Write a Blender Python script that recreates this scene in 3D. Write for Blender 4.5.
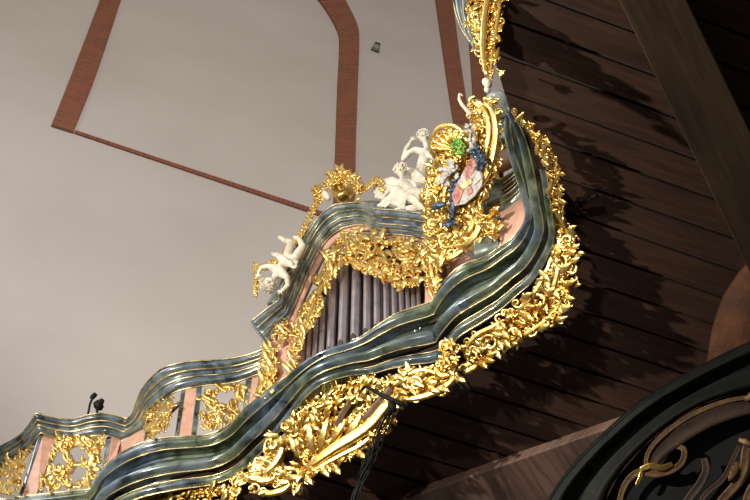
import bpy, bmesh, math, random
from mathutils import Vector, Matrix
from mathutils.geometry import tessellate_polygon
for o in list(bpy.data.objects): bpy.data.objects.remove(o)
SC = bpy.context.scene
COL = SC.collection
# ------------------------------------------------------------------ camera
CAM = Vector((0, 0, 1.6)); FPX = 1600.0; TH = math.radians(61)
FW = Vector((0, math.cos(TH), math.sin(TH))); RT = Vector((1, 0, 0)); UP = Vector((0, -math.sin(TH), math.cos(TH)))
cd = bpy.data.cameras.new('camera'); cam = bpy.data.objects.new('camera', cd); COL.objects.link(cam)
cam.location = CAM; cam.rotation_euler = (math.radians(90) + TH, 0, 0)
cd.sensor_width = 36; cd.lens = 36 * FPX / 750; cd.clip_end = 500
SC.camera = cam
# ------------------------------------------------------------------ world, lights, exposure
SC.view_settings.view_transform = 'Standard'; SC.view_settings.look = 'None'
SC.view_settings.exposure = 0.0; SC.view_settings.gamma = 1.0; SC.view_settings.use_curve_mapping = False
w = bpy.data.worlds.new('church_interior'); SC.world = w; w.use_nodes = True
nt = w.node_tree; nt.nodes.clear()
wo = nt.nodes.new('ShaderNodeOutputWorld'); bg = nt.nodes.new('ShaderNodeBackground')
tc = nt.nodes.new('ShaderNodeTexCoord'); nz = nt.nodes.new('ShaderNodeTexNoise'); cr = nt.nodes.new('ShaderNodeValToRGB')
nz.inputs['Scale'].default_value = 3.2; nz.inputs['Detail'].default_value = 2.0
cr.color_ramp.elements[0].position = .42; cr.color_ramp.elements[0].color = (.11, .09, .075, 1)
cr.color_ramp.elements[1].position = .66; cr.color_ramp.elements[1].color = (.95, .86, .74, 1)
nt.links.new(tc.outputs['Generated'], nz.inputs['Vector']); nt.links.new(nz.outputs['Fac'], cr.inputs['Fac'])
sx = nt.nodes.new('ShaderNodeSeparateXYZ'); gr = nt.nodes.new('ShaderNodeValToRGB'); mu = nt.nodes.new('ShaderNodeMixRGB'); mu.blend_type = 'MULTIPLY'; mu.inputs['Fac'].default_value = 1
gr.color_ramp.elements[0].position = .0; gr.color_ramp.elements[0].color = (.30, .27, .25, 1)      # world dimmed downward, added to darken undersides and give the gold contrast
gr.color_ramp.elements[1].position = .30; gr.color_ramp.elements[1].color = (1, 1, 1, 1)
nt.links.new(tc.outputs['Generated'], sx.inputs['Vector']); nt.links.new(sx.outputs['Z'], gr.inputs['Fac'])
nt.links.new(cr.outputs['Color'], mu.inputs['Color1']); nt.links.new(gr.outputs['Color'], mu.inputs['Color2'])
nt.links.new(mu.outputs['Color'], bg.inputs['Color']); bg.inputs['Strength'].default_value = .72
nt.links.new(bg.outputs['Background'], wo.inputs['Surface'])

def lamp(name, kind, loc, target, energy, color, size=.3, spot=None, blend=.3):
    l = bpy.data.lights.new(name, kind); o = bpy.data.objects.new(name, l); COL.objects.link(o)
    o.location = loc; l.energy = energy; l.color = color
    o.rotation_euler = (Vector(target) - Vector(loc)).to_track_quat('-Z', 'Y').to_euler()
    if kind == 'AREA': l.size = size
    else: l.shadow_soft_size = size
    if kind == 'SPOT': l.spot_size = math.radians(spot); l.spot_blend = blend
    return o
lamp('nave_floodlight', 'SPOT', (-8.5, .6, 9.2), (.2, 7.2, 14.3), 7500, (1, .92, .76), .12, 50, .5)
lamp('aisle_floodlight', 'SPOT', (-3.0, -3.5, 8.0), (-.6, 7.6, 14.8), 2600, (1, .93, .80), .2, 34, .6)
lamp('wall_floodlight', 'SPOT', (5, -9, 22.0), (3, 12, 33.5), 9000, (1, .94, .88), 1.0, 104, .35)
lamp('reflection_fill', 'AREA', (-9, 3, 20), (0, 8, 15), 420, (.92, .95, 1), 4)  # added area fill, unseen, gives the gold and marble soft reflections

# ------------------------------------------------------------------ pixel -> place
def ray(x, y): return FW + RT * ((x - 375) / FPX) + UP * ((250 - y) / FPX)
def atz(x, y, z):
    d = ray(x, y); return CAM + d * ((z - CAM.z) / d.z)
class Pl:
    """a plane in the place; P(x,y,h) = point on it, lifted h (in ~pixels) toward the nave"""
    def __init__(s, p, n, off=0):
        s.p = Vector(p); s.n = Vector(n).normalized()
        if s.n.dot(FW) > 0: s.n = -s.n
        s.p = s.p + s.n * off
    @staticmethod
    def tri(a, b, c, off=0):
        a, b, c = atz(*a), atz(*b), atz(*c); return Pl(a, (b - a).cross(c - a), off)
    @staticmethod
    def vert(a, b, off=0):
        a, b = atz(*a), atz(*b); d = b - a; return Pl(a, Vector((-d.y, d.x, 0)), off)
    def off(s, d): return Pl(s.p + s.n * d, s.n)
    def P(s, x, y, h=0.0):
        d = ray(x, y); t = (s.p - CAM).dot(s.n) / d.dot(s.n)
        return CAM + d * t + s.n * (h * t / FPX)

# ------------------------------------------------------------------ materials
def mat(name):
    m = bpy.data.materials.new(name); m.use_nodes = True
    return m, m.node_tree, m.node_tree.nodes['Principled BSDF']
def noise_mix(t, c1, c2, scale, lo=.35, hi=.65, detail=6, coord='Object', vec=None, dist=0.0):
    n = t.nodes.new('ShaderNodeTexNoise'); n.inputs['Scale'].default_value = scale; n.inputs['Detail'].default_value = detail
    n.inputs['Distortion'].default_value = dist
    if vec is None:
        c = t.nodes.new('ShaderNodeTexCoord'); vec = c.outputs[coord]
    t.links.new(vec, n.inputs['Vector'])
    r = t.nodes.new('ShaderNodeValToRGB'); r.color_ramp.elements[0].position = lo; r.color_ramp.elements[1].position = hi
    r.color_ramp.elements[0].color = (*c1, 1); r.color_ramp.elements[1].color = (*c2, 1)
    t.links.new(n.outputs['Fac'], r.inputs['Fac']); return r.outputs['Color'], n
def bump(t, b, scale, strength, dist=.01, vec=None, detail=3):
    n = t.nodes.new('ShaderNodeTexNoise'); n.inputs['Scale'].default_value = scale; n.inputs['Detail'].default_value = detail
    if vec is None: vec = t.nodes.new('ShaderNodeTexCoord').outputs['Object']
    t.links.new(vec, n.inputs['Vector'])
    bp = t.nodes.new('ShaderNodeBump'); bp.inputs['Strength'].default_value = strength; bp.inputs['Distance'].default_value = dist
    t.links.new(n.outputs['Fac'], bp.inputs['Height']); t.links.new(bp.outputs['Normal'], b.inputs['Normal'])
M = {}
def simple(name, c1, c2, scale, rough, metal=0, bmp=(60, .2, .005), coat=0, lo=.35, hi=.65, dist=0):
    m, t, b = mat(name); c, _ = noise_mix(t, c1, c2, scale, lo, hi, dist=dist)
    t.links.new(c, b.inputs['Base Color']); b.inputs['Roughness'].default_value = rough; b.inputs['Metallic'].default_value = metal
    b.inputs['Coat Weight'].default_value = coat; b.inputs['Coat Roughness'].default_value = .12
    if bmp: bump(t, b, *bmp)
    M[name] = m; return m, t, b
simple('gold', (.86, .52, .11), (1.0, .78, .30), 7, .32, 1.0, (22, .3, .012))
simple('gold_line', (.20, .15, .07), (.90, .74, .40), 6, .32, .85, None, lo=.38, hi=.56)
simple('shaded_gold', (.11, .060, .028), (.20, .12, .055), 9, .55, .4, (40, .3, .01))  # gold darkened in its colour for the pediment outside the main light
simple('pink_plaster', (.52, .29, .21), (.64, .38, .29), 10, .45, 0, (30, .12, .005))
simple('pipe_metal', (.52, .47, .54), (.70, .65, .72), 5, .33, .85, None)
simple('ivory', (.52, .47, .38), (.76, .71, .61), 8, .42, 0, (25, .35, .012))
simple('black_metal', (.004, .004, .004), (.010, .010, .010), 10, .6, 0, None)[2].inputs['Specular IOR Level'].default_value = .2
simple('grey_metal', (.22, .21, .19), (.32, .30, .27), 10, .5, .1, None)
simple('dark_board', (.035, .025, .022), (.06, .045, .04), 6, .7, 0, None)
simple('strut_wood', (.12, .075, .05), (.20, .13, .09), 12, .5, 0, None)
simple('green_enamel', (.04, .20, .02), (.24, .50, .08), 30, .35, .3, (60, .3, .01))
simple('blue_enamel', (.012, .03, .06), (.05, .09, .15), 30, .35, .1, (60, .3, .01))
simple('red_enamel', (.32, .10, .09), (.55, .26, .23), 30, .35, 0, None)
simple('white_enamel', (.34, .32, .31), (.58, .55, .53), 30, .35, 0, None)
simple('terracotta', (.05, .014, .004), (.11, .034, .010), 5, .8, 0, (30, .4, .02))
simple('dark_case', (.006, .007, .0065), (.012, .014, .012), 5, .6, 0, (20, .2, .01))[2].inputs['Specular IOR Level'].default_value = .18  # pediment case: its lack of light is put into this dark colour
simple('shadow_umber', (.028, .015, .011), (.055, .031, .022), 5, .55, 0, (20, .2, .01))  # pediment scrolls, shade put into the colour likewise
simple('blue_black', (.004, .005, .007), (.007, .009, .012), 5, .5, 0, None)
# faux marble: blue-grey with green and pale clouds and thin veins
m, t, b = mat('marble'); M['marble'] = m
c1, n1 = noise_mix(t, (.008, .018, .030), (.18, .25, .32), 3.2, .36, .70, 8, dist=1.2)
c2, n2 = noise_mix(t, (.035, .055, .025), (.21, .26, .20), 5.5, .4, .7, 6, dist=.6)
mx = t.nodes.new('ShaderNodeMixRGB'); nf = t.nodes.new('ShaderNodeTexNoise'); nf.inputs['Scale'].default_value = 1.7
tcn = t.nodes.new('ShaderNodeTexCoord'); t.links.new(tcn.outputs['Object'], nf.inputs['Vector'])
rf = t.nodes.new('ShaderNodeValToRGB'); rf.color_ramp.elements[0].position = .45; rf.color_ramp.elements[1].position = .62
t.links.new(nf.outputs['Fac'], rf.inputs['Fac']); t.links.new(rf.outputs['Color'], mx.inputs['Fac'])
t.links.new(c1, mx.inputs['Color1']); t.links.new(c2, mx.inputs['Color2']); t.links.new(mx.outputs['Color'], b.inputs['Base Color'])
b.inputs['Roughness'].default_value = .22; b.inputs['Coat Weight'].default_value = 1; b.inputs['Coat Roughness'].default_value = .07; b.inputs['Specular IOR Level'].default_value = .7
bump(t, b, 7, .12, .01)
simple('pale_marble', (.16, .19, .21), (.42, .44, .44), 6, .3, 0, None, 1)
# wall plaster
m, t, b = mat('wall_plaster'); M['wall_plaster'] = m
c, _ = noise_mix(t, (.57, .515, .475), (.63, .575, .535), .35, .35, .65, 4)
t.links.new(c, b.inputs['Base Color']); b.inputs['Roughness'].default_value = .85
mp = t.nodes.new('ShaderNodeMapping'); mp.inputs['Scale'].default_value = (.4, .4, 6)
tcc = t.nodes.new('ShaderNodeTexCoord'); t.links.new(tcc.outputs['Object'], mp.inputs['Vector']); bump(t, b, 1.0, .25, .04, mp.outputs['Vector'])
# brick strips
m, t, b = mat('brick'); M['brick'] = m
uv = t.nodes.new('ShaderNodeUVMap'); br = t.nodes.new('ShaderNodeTexBrick')
br.inputs['Color1'].default_value = (.32, .092, .038, 1); br.inputs['Color2'].default_value = (.22, .062, .027, 1)
br.inputs['Mortar'].default_value = (.24, .12, .08, 1); br.inputs['Scale'].default_value = 1; br.inputs['Mortar Size'].default_value = .014
br.inputs['Brick Width'].default_value = .30; br.inputs['Row Height'].default_value = .085
t.links.new(uv.outputs['UV'], br.inputs['Vector']); t.links.new(br.outputs['Color'], b.inputs['Base Color']); b.inputs['Roughness'].default_value = .85
# timber, grain along U
def timber(name, c1, c2, rough=.5, sx=1.0):
    m, t, b = mat(name); M[name] = m
    uv = t.nodes.new('ShaderNodeUVMap'); mp = t.nodes.new('ShaderNodeMapping'); mp.inputs['Scale'].default_value = (1.3 * sx, 22, 1)
    t.links.new(uv.outputs['UV'], mp.inputs['Vector'])
    a, _ = noise_mix(t, c1, c2, 1.0, .3, .7, 7, vec=mp.outputs['Vector'], dist=.8)
    mp2 = t.nodes.new('ShaderNodeMapping'); mp2.inputs['Scale'].default_value = (.8, 2.2, 1); t.links.new(uv.outputs['UV'], mp2.inputs['Vector'])
    k, _ = noise_mix(t, (.6, .55, .55), (1.15, 1.1, 1.05), 1.3, .3, .7, 3, vec=mp2.outputs['Vector'])
    x = t.nodes.new('ShaderNodeMixRGB'); x.blend_type = 'MULTIPLY'; x.inputs['Fac'].default_value = 1
    t.links.new(a, x.inputs['Color1']); t.links.new(k, x.inputs['Color2']); t.links.new(x.outputs['Color'], b.inputs['Base Color'])
    b.inputs['Roughness'].default_value = rough
timber('plank_wood', (.030, .0125, .0070), (.070, .032, .019), .7)
timber('beam_wood', (.034, .020, .011), (.062, .038, .022), .6)
timber('lit_beam_wood', (.10, .062, .050), (.20, .13, .11), .5)  # paler beam timber: light on the low beam's underside put into colour

# ------------------------------------------------------------------ mesh helpers
class MB:
    def __init__(s): s.v = []; s.f = []; s.uv = {}
    def add(s, vs, fs):
        b = len(s.v); s.v += [tuple(v) for v in vs]; s.f += [tuple(i + b for i in f) for f in fs]
    def build(s, name, m, parent=None, smooth=True, sub=0):
        me = bpy.data.meshes.new(name); me.from_pydata(s.v, [], s.f)
        bm = bmesh.new(); bm.from_mesh(me); bmesh.ops.recalc_face_normals(bm, faces=bm.faces); bm.to_mesh(me); bm.free()
        if smooth: me.polygons.foreach_set('use_smooth', [True] * len(me.polygons))
        me.materials.append(M[m])
        o = bpy.data.objects.new(name, me); COL.objects.link(o)
        if parent is not None:
            o.parent = parent; o.matrix_parent_inverse = parent.matrix_world.inverted()
        if sub:
            q = o.modifiers.new('s', 'SUBSURF'); q.levels = sub; q.render_levels = sub
        return o
def thing(name, label, cat, loc, group=None):
    o = bpy.data.objects.new(name, None); COL.objects.link(o); o.location = loc; o.empty_display_size = .1
    o.matrix_world = Matrix.Translation(Vector(loc))
    return tag(o, label, cat, group)
def tag(o, label, cat, group=None):
    o['label'] = label; o['category'] = cat
    if group: o['group'] = group
    return o
def struct(o): o['kind'] = 'structure'; return o

def grid_solid(mb, G, closed_v=False):
    """G[i][j] points -> grid faces"""
    n, k = len(G), len(G[0]); vs = [p for r in G for p in r]; fs = []
    for i in range(n - 1):
        for j in range(k - (0 if closed_v else 1)):
            j2 = (j + 1) % k
            fs.append((i * k + j, i * k + j2, (i + 1) * k + j2, (i + 1) * k + j))
    if closed_v:
        fs.append(tuple(range(k))); fs.append(tuple((n - 1) * k + j for j in range(k)))
    mb.add(vs, fs)
def cr_interp(pts, sub, corners=()):
    """Catmull-Rom through Vectors, sharp at the indices in corners"""
    out = []; n = len(pts)
    for i in range(n - 1):
        p1, p2 = pts[i], pts[i + 1]
        p0 = pts[i - 1] if i > 0 and i not in corners else p1 * 2 - p2
        p3 = pts[i + 2] if i + 2 < n and (i + 1) not in corners else p2 * 2 - p1
        for k in range(sub):
            t = k / sub
            out.append(.5 * ((2 * p1) + (p2 - p0) * t + (2 * p0 - 5 * p1 + 4 * p2 - p3) * t * t + (3 * p1 - p0 - 3 * p2 + p3) * t ** 3))
    out.append(pts[-1].copy()); return out
def band(A, B, prof, back=.12):
    """moulding between two 3-D rails A (upper) and B (lower): prof = [(t, n)], n metres outward"""
    G = []; n = len(A)
    for i in range(n):
        tg = (A[min(i + 1, n - 1)] - A[max(i - 1, 0)] + B[min(i + 1, n - 1)] - B[max(i - 1, 0)]).normalized()
        nn = tg.cross(B[i] - A[i]).normalized()
        if nn.dot(A[i] - CAM) > 0: nn = -nn
        row = [A[i].lerp(B[i], t) + nn * h for t, h in prof]
        row += [B[i] - nn * back, A[i] - nn * back]
        G.append(row)
    return G
def prof_pts(segs, steps=6):
    """segs: list of (t0, t1, base, amp): amp>0 a round, <0 a hollow"""
    out = []
    for t0, t1, base, amp in segs:
        for k in range(steps + 1):
            u = k / steps; out.append((t0 + (t1 - t0) * u, base + amp * math.sin(math.pi * u)))
    return out
def tube3(mb, pts, r, seg=8, flat=None):
    n = len(pts); G = []
    up = Vector((0, 0, 1))
    for i, p in enumerate(pts):
        tg = (pts[min(i + 1, n - 1)] - pts[max(i - 1, 0)]).normalized()
        a = tg.cross(up)
        if a.length < .05: a = tg.cross(Vector((1, 0, 0)))
        a.normalize(); b = a.cross(tg).normalized(); rr = r[i] if isinstance(r, (list, tuple)) else r
        G.append([p + a * math.cos(2 * math.pi * k / seg) * rr + b * math.sin(2 * math.pi * k / seg) * rr for k in range(seg)])
    grid_solid(mb, G, True)
def prism(mb, front, back):
    """two matching loops of points"""
    n = len(front); tris = tessellate_polygon([[Vector(p) for p in front]])
    vs = list(front) + list(back); fs = [tuple(t) for t in tris] + [tuple(i + n for i in reversed(t)) for t in tris]
    fs += [(i, (i + 1) % n, (i + 1) % n + n, i + n) for i in range(n)]
    mb.add(vs, fs)
def plate(mb, pl, poly, h0, h1): prism(mb, [pl.P(x, y, h1) for x, y in poly], [pl.P(x, y, h0) for x, y in poly])

# ------------------------------------------------------------------ carving toolkit (drawn on a plane, relief in h)
def p_tube(mb, pl, path, r, seg=8, k=1.0, groove=0.0):
    """path [(x,y,h)], r number or list; k = height/width of section"""
    n = len(path); G = []
    for i in range(n):
        x0, y0, _ = path[max(i - 1, 0)]; x1, y1, _ = path[min(i + 1, n - 1)]
        dx, dy = x1 - x0, y1 - y0; L = math.hypot(dx, dy) or 1; px, py = -dy / L, dx / L
        rr = r[i] if isinstance(r, (list, tuple)) else r; x, y, h = path[i]; row = []
        for q in range(seg):
            a = 2 * math.pi * q / seg; c, s_ = math.cos(a), math.sin(a)
            hh = s_ * rr * k
            if groove and s_ > .8: hh -= groove * rr
            row.append(pl.P(x + px * rr * c, y + py * rr * c, h + hh))
        G.append(row)
    grid_solid(mb, G, True)
def smooth2(path, sub=5):
    return [tuple(v) for v in cr_interp([Vector(p if len(p) == 3 else (p[0], p[1], 0)) for p in path], sub)]
def p_ball(mb, pl, x, y, h, r, k=1.0, seg=8, rings=5, jit=0, rng=None):
    G = []
    for i in range(rings + 1):
        a = math.pi * (i / rings); rr = max(math.sin(a), .02) * r
        G.append([pl.P(x + rr * math.cos(2 * math.pi * q / seg) * (1 + (rng.uniform(-jit, jit) if jit else 0)), y + rr * math.sin(2 * math.pi * q / seg), h + math.cos(a) * r * k) for q in range(seg)])
    grid_solid(mb, G, True)
def p_scroll(mb, pl, cx, cy, r, a0, turns, hand, wd, h=2.0, k=1.0):
    n = max(10, int(turns * 18)); path = []; rad = []
    for i in range(n + 1):
        u = i / n; rr = r * (1 - .78 * u); a = a0 + hand * turns * 2 * math.pi * u
        path.append((cx + rr * math.cos(a), cy + rr * math.sin(a), h + 1.4 * wd * u)); rad.append(wd * (.35 + .75 * math.sin(math.pi * min(1, .15 + u * .6)) * (1 - .45 * u)))
    p_tube(mb, pl, path, rad, 8, k, .35); x, y, hh = path[-1]; p_ball(mb, pl, x, y, hh, wd * 1.0, 1.0)
def p_leaf(mb, pl, x, y, ang, L, W, h0=1.0, lift=3.0, lobes=3, bend=0.0, thick=.8):
    nu, nv = 10, 5; top = []; bot = []; px, py = x, y; a = ang
    for i in range(nu + 1):
        u = i / nu; a = ang + bend * u; cx_, cy_ = math.cos(a), math.sin(a)
        if i: px += cx_ * L / nu; py += cy_ * L / nu
        w_ = W * (math.sin(math.pi * min(1, u * .86 + .12)) ** .8) * (1 + .24 * math.sin(lobes * 2 * math.pi * u)); w_ = max(w_, .12)
        hh = h0 + lift * math.sin(math.pi * u * .75) + (lift * .5) * u * u
        rt = []; rb = []
        for j in range(nv):
            v = (j / (nv - 1)) * 2 - 1
            hz = hh + (1 - v * v) * W * .45 - (W * .28 if j == 2 else 0)
            rt.append(pl.P(px - cy_ * w_ * v, py + cx_ * w_ * v, hz)); rb.append(pl.P(px - cy_ * w_ * v * .9, py + cx_ * w_ * v * .9, hz - thick))
        top.append(rt); bot.append(rb)
    G = [rt + rb[::-1] for rt, rb in zip(top, bot)]
    grid_solid(mb, G, True)
def p_flower(mb, pl, x, y, r, h=2, petals=5, a0=0):
    for i in range(petals): p_leaf(mb, pl, x, y, a0 + i * 2 * math.pi / petals, r, r * .36, h, r * .35, 1, 0, .5)
    p_ball(mb, pl, x, y, h + r * .4, r * .27)
def p_shell(mb, pl, x, y, ang, R, spread, ribs, h=1.5, w=None):
    for i in range(ribs):
        a = ang + spread * (i / (ribs - 1) - .5); path = []; rad = []
        for k in range(7):
            u = k / 6; path.append((x + math.cos(a) * R * u, y + math.sin(a) * R * u, h + R * .28 * math.sin(u * 2.2))); rad.append((w or R * spread / ribs * .6) * (.25 + .75 * u))
        p_tube(mb, pl, path, rad, 7, .9)
        p_ball(mb, pl, path[-1][0], path[-1][1], path[-1][2], rad[-1] * 1.1)
def inside(p, poly):
    x, y = p; c = False; n = len(poly)
    for i in range(n):
        x1, y1 = poly[i]; x2, y2 = poly[i - 1]
        if (y1 > y) != (y2 > y) and x < (x2 - x1) * (y - y1) / (y2 - y1) + x1: c = not c
    return c
def p_fill(mb, pl, poly, rng, step, size, holes=(), flow=None, h=1.0, mix=(.38, .42, .20)):
    """scatter of small carved leaves, curls and buds over an outline"""
    xs = [p[0] for p in poly]; ys = [p[1] for p in poly]; y = min(ys)
    while y < max(ys):
        x = min(xs)
        while x < max(xs):
            a, b_ = x + rng.uniform(-.5, .5) * step, y + rng.uniform(-.5, .5) * step
            if inside((a, b_), poly) and all(math.hypot(a - hx, b_ - hy) > hr for hx, hy, hr in holes):
                g = (flow(a, b_) if flow else rng.uniform(0, 6.28)) + rng.uniform(-.9, .9); s_ = size * rng.uniform(.7, 1.35); q = rng.random(); hh = h + rng.uniform(-.8, 1.8)
                if q < mix[0]: p_leaf(mb, pl, a - math.cos(g) * s_ * .5, b_ - math.sin(g) * s_ * .5, g, s_ * 1.45, s_ * .30, hh, s_ * .4, rng.choice((3, 4)), rng.uniform(-1.4, 1.4), .7)
                elif q < mix[0] + mix[1]: p_scroll(mb, pl, a, b_, s_ * .5, g, rng.uniform(.8, 1.25), rng.choice((-1, 1)), s_ * .15, hh + 1)
                else: p_ball(mb, pl, a, b_, hh + 1, s_ * .2)
            x += step
        y += step * .9
def carving(parent, name, pl, mat_, poly=None, base=None, seed=1, step=5, size=7, holes=(), flow=None, strokes=(), scrolls=(), leaves=(), flowers=(), shells=(), fillh=1.0, basepl=None):
    """one carved piece under parent: foliage + each scroll, rib, leaf, shell and rosette as a mesh of its own"""
    rng = random.Random(seed); root = None
    if poly:
        mb = MB()
        if base: plate(mb, pl, base, -1.5, -.3)
        p_fill(mb, pl, poly, rng, step, size, holes, flow, fillh); root = mb.build(name, mat_, parent)
    kids = root if root is not None else parent
    for st in strokes:
        path, r = st[0], st[1]; k = st[2] if len(st) > 2 else .9
        sp = smooth2(path, 5); n = len(sp); rr = [r * (.35 + .65 * math.sin(math.pi * (.1 + .8 * i / (n - 1)))) for i in range(n)]
        mb = MB(); p_tube(mb, pl, sp, rr, 10, k, .3); mb.build('rib', mat_, kids)
    for sc in scrolls: mb = MB(); p_scroll(mb, pl, *sc); mb.build('scroll', mat_, kids)
    for lf in leaves: mb = MB(); p_leaf(mb, pl, *lf); mb.build('acanthus_leaf', mat_, kids)
    for fl in flowers: mb = MB(); p_flower(mb, pl, *fl); mb.build('rosette', mat_, kids)
    for sh in shells: mb = MB(); p_shell(mb, pl, *sh); mb.build('shell', mat_, kids)
    return root

# ================================================================== SETTING
WD = Vector((math.sin(math.radians(69.3)), math.cos(math.radians(69.3)), 0))     # run of the wall and planks
WN = Vector((WD.y, -WD.x, 0))                                                  # wall normal toward the nave
W = Pl((0, 12.6, 0), WN)
# wall slab
def wall_pt(s, z, d=0): return Vector((0, 12.6, 0)) + WD * s + WN * d + Vector((0, 0, z))
mb = MB(); prism(mb, [wall_pt(-15, 0), wall_pt(14, 0), wall_pt(14, 56), wall_pt(-15, 56)], [wall_pt(-15, 0, -.6), wall_pt(14, 0, -.6), wall_pt(14, 56, -.6), wall_pt(-15, 56, -.6)])
struct(mb.build('wall_back', 'wall_plaster', None, False))
mb = MB(); prism(mb, [Vector((-16, -12, -.2)), Vector((16, -12, -.2)), Vector((16, 16, -.2)), Vector((-16, 16, -.2))], [Vector((-16, -12, 0)), Vector((16, -12, 0)), Vector((16, 16, 0)), Vector((-16, 16, 0))])
struct(mb.build('floor', 'dark_board', None, False))
def strip(name, Lp, Rp, d=.05, sub=5, corners=()):
    """brick strip on the wall between two pixel outlines, courses running across it"""
    a = cr_interp([W.P(*p) + WN * d for p in Lp], sub, corners); b_ = cr_interp([W.P(*p) + WN * d for p in Rp], sub, corners)
    me = bpy.data.meshes.new(name); vs = []; fs = []; uvs = []; dist = 0
    for i in range(len(a)):
        if i: dist += ((a[i] - a[i - 1]).length + (b_[i] - b_[i - 1]).length) / 2
        wd = (a[i] - b_[i]).length
        vs += [a[i], b_[i], b_[i] - WN * (d + .02), a[i] - WN * (d + .02)]; uvs += [(0, dist), (wd, dist), (wd + d, dist), (-d, dist)]
    for i in range(len(a) - 1):
        for j in range(4):
            k = (j + 1) % 4; fs.append((i * 4 + j, i * 4 + k, i * 4 + 4 + k, i * 4 + 4 + j))
    fs += [(0, 1, 2, 3), tuple(len(vs) - 4 + j for j in range(4))]
    me.from_pydata([tuple(v) for v in vs], [], fs); u = me.uv_layers.new(name='UVMap')
    for lp in me.loops: u.data[lp.index].uv = uvs[lp.vertex_index]
    bm = bmesh.new(); bm.from_mesh(me); bmesh.ops.recalc_face_normals(bm, faces=bm.faces); bm.to_mesh(me); bm.free()
    me.materials.append(M['brick']); o = bpy.data.objects.new(name, me); COL.objects.link(o); return struct(o)
strip('trim_1', [(51, 127), (75, 66), (103, -8), (125, -70)], [(73, 134), (97, 73), (124, -8), (146, -70)])
strip('trim_2', [(74, 134), (190, 173), (312, 214), (330, 220)], [(75, 131.5), (191, 170), (313, 210), (331, 216)], .03)
strip('trim_3', [(332, 230), (335, 150), (337, 90), (339, 45), (336, 30), (326, 12), (312, -6), (280, -40)], [(354, 230), (355, 150), (357, 90), (358.5, 45), (357, 28), (349, 10), (338, -8), (310, -40)])
strip('trim_4', [(458, 150), (450, 105), (442, 50), (434, -8), (428, -60)], [(472, 150), (466, 105), (458, 50), (451, -8), (445, -60)])
strip('trim_5', [(478, 170), (472, 90), (468, 30), (462, -60)], [(492, 170), (485, 90), (482, 30), (477, -60)])

# planked underside of the gallery
ZC = 13.72
PO = atz(583, 250, ZC); PA = WD; PB = Vector((WD.y, -WD.x, 0)) * -1   # PB: away from the nave
edge_px = [(-120, 566), (0, 545), (85, 530), (120, 505), (180, 478), (240, 462), (280, 425), (310, 392), (350, 366), (400, 358), (440, 350), (470, 325), (505, 300), (535, 272), (546, 240), (543, 195), (535, 145), (510, 112), (495, 62), (489, 0), (487, -80), (485, -160)]
edge = [atz(x, y, ZC) for x, y in edge_px]
EA = [((p - PO).dot(PA), (p - PO).dot(PB)) for p in edge]
def edge_a(bv):
    """where the gallery edge crosses the plank centred on bv"""
    best = None
    for (a0, b0), (a1, b1) in zip(EA, EA[1:]):
        if (b0 - bv) * (b1 - bv) <= 0 and abs(b1 - b0) > 1e-6:
            a = a0 + (a1 - a0) * (bv - b0) / (b1 - b0); best = a if best is None else min(best, a)
    return best
PW = .283
me = bpy.data.meshes.new('ceiling'); vs = []; fs = []; uvs = []
rng = random.Random(5)
for k in range(-14, 18):
    b0, b1 = k * PW + .016, (k + 1) * PW - .016
    e0, e1 = edge_a(b0), edge_a(b1)
    if e0 is None and e1 is None:
        if b0 > 1: e0 = e1 = -7
        else: continue
    e0 = e1 if e0 is None else e0; e1 = e0 if e1 is None else e1
    g = rng.uniform(0, 30); i = len(vs)
    for z in (0, .05):
        for a, bb in ((e0, b0), (5.5, b0), (5.5, b1), (e1, b1)):
            vs.append(PO + PA * a + PB * bb + Vector((0, 0, z))); uvs.append((a + g, bb + g))
    fs += [(i, i + 1, i + 2, i + 3), (i + 4, i + 7, i + 6, i + 5)] + [(i + q, i + (q + 1) % 4, i + 4 + (q + 1) % 4, i + 4 + q) for q in range(4)]
me.from_pydata([tuple(v) for v in vs], [], fs); u = me.uv_layers.new(name='UVMap')
for lp in me.loops: u.data[lp.index].uv = uvs[lp.vertex_index]
me.materials.append(M['plank_wood']); o = bpy.data.objects.new('ceiling', me); COL.objects.link(o); struct(o)
# boarding above the planks (closes the gaps) and the gallery deck
mb = MB(); ring = edge + [atz(1100, -160, ZC), atz(1100, 700, ZC), atz(-120, 700, ZC)]
prism(mb, [p + Vector((0, 0, .053)) for p in ring], [p + Vector((0, 0, .20)) for p in ring]); struct(mb.build('trim_6', 'dark_board', None, False))

def beam(name, label, q, z0, z1, m):
    """timber with a rectangular section: q = underside corners (start left/right, end right/left) as pixels"""
    lo = [atz(x, y, z0) for x, y in q]; hi = [p + Vector((0, 0, z1 - z0)) for p in lo]
    me = bpy.data.meshes.new(name); d = (lo[3] - lo[0]).normalized(); s = Vector((-d.y, d.x, 0))
    vs = lo + hi; fs = [(0, 1, 2, 3), (7, 6, 5, 4)] + [(i, (i + 1) % 4, 4 + (i + 1) % 4, 4 + i) for i in range(4)]
    me.from_pydata([tuple(v) for v in vs], [], fs); u = me.uv_layers.new(name='UVMap')
    for lp in me.loops:
        p = me.vertices[lp.vertex_index].co; u.data[lp.index].uv = (p.dot(d), p.dot(s) + p.z)
    bm = bmesh.new(); bm.from_mesh(me); bmesh.ops.recalc_face_normals(bm, faces=bm.faces); bm.to_mesh(me); bm.free()
    me.materials.append(M[m]); o = bpy.data.objects.new(name, me); COL.objects.link(o)
    bv = o.modifiers.new('b', 'BEVEL'); bv.width = .012; bv.segments = 2
    return tag(o, label, 'beam')
beam('timber_beam', 'broad brown timber beam running diagonally across the planked gallery underside', [(578, -85), (646, -85), (800, 235), (800, 377)], 13.47, 13.72, 'beam_wood')
beam('timber_beam', 'pale reddish timber beam low in front of the dark planks, scroll pediment beside it', [(250, 554), (760, 375), (820, 470), (330, 650)], 13.60, 13.72, 'lit_beam_wood')
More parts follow.
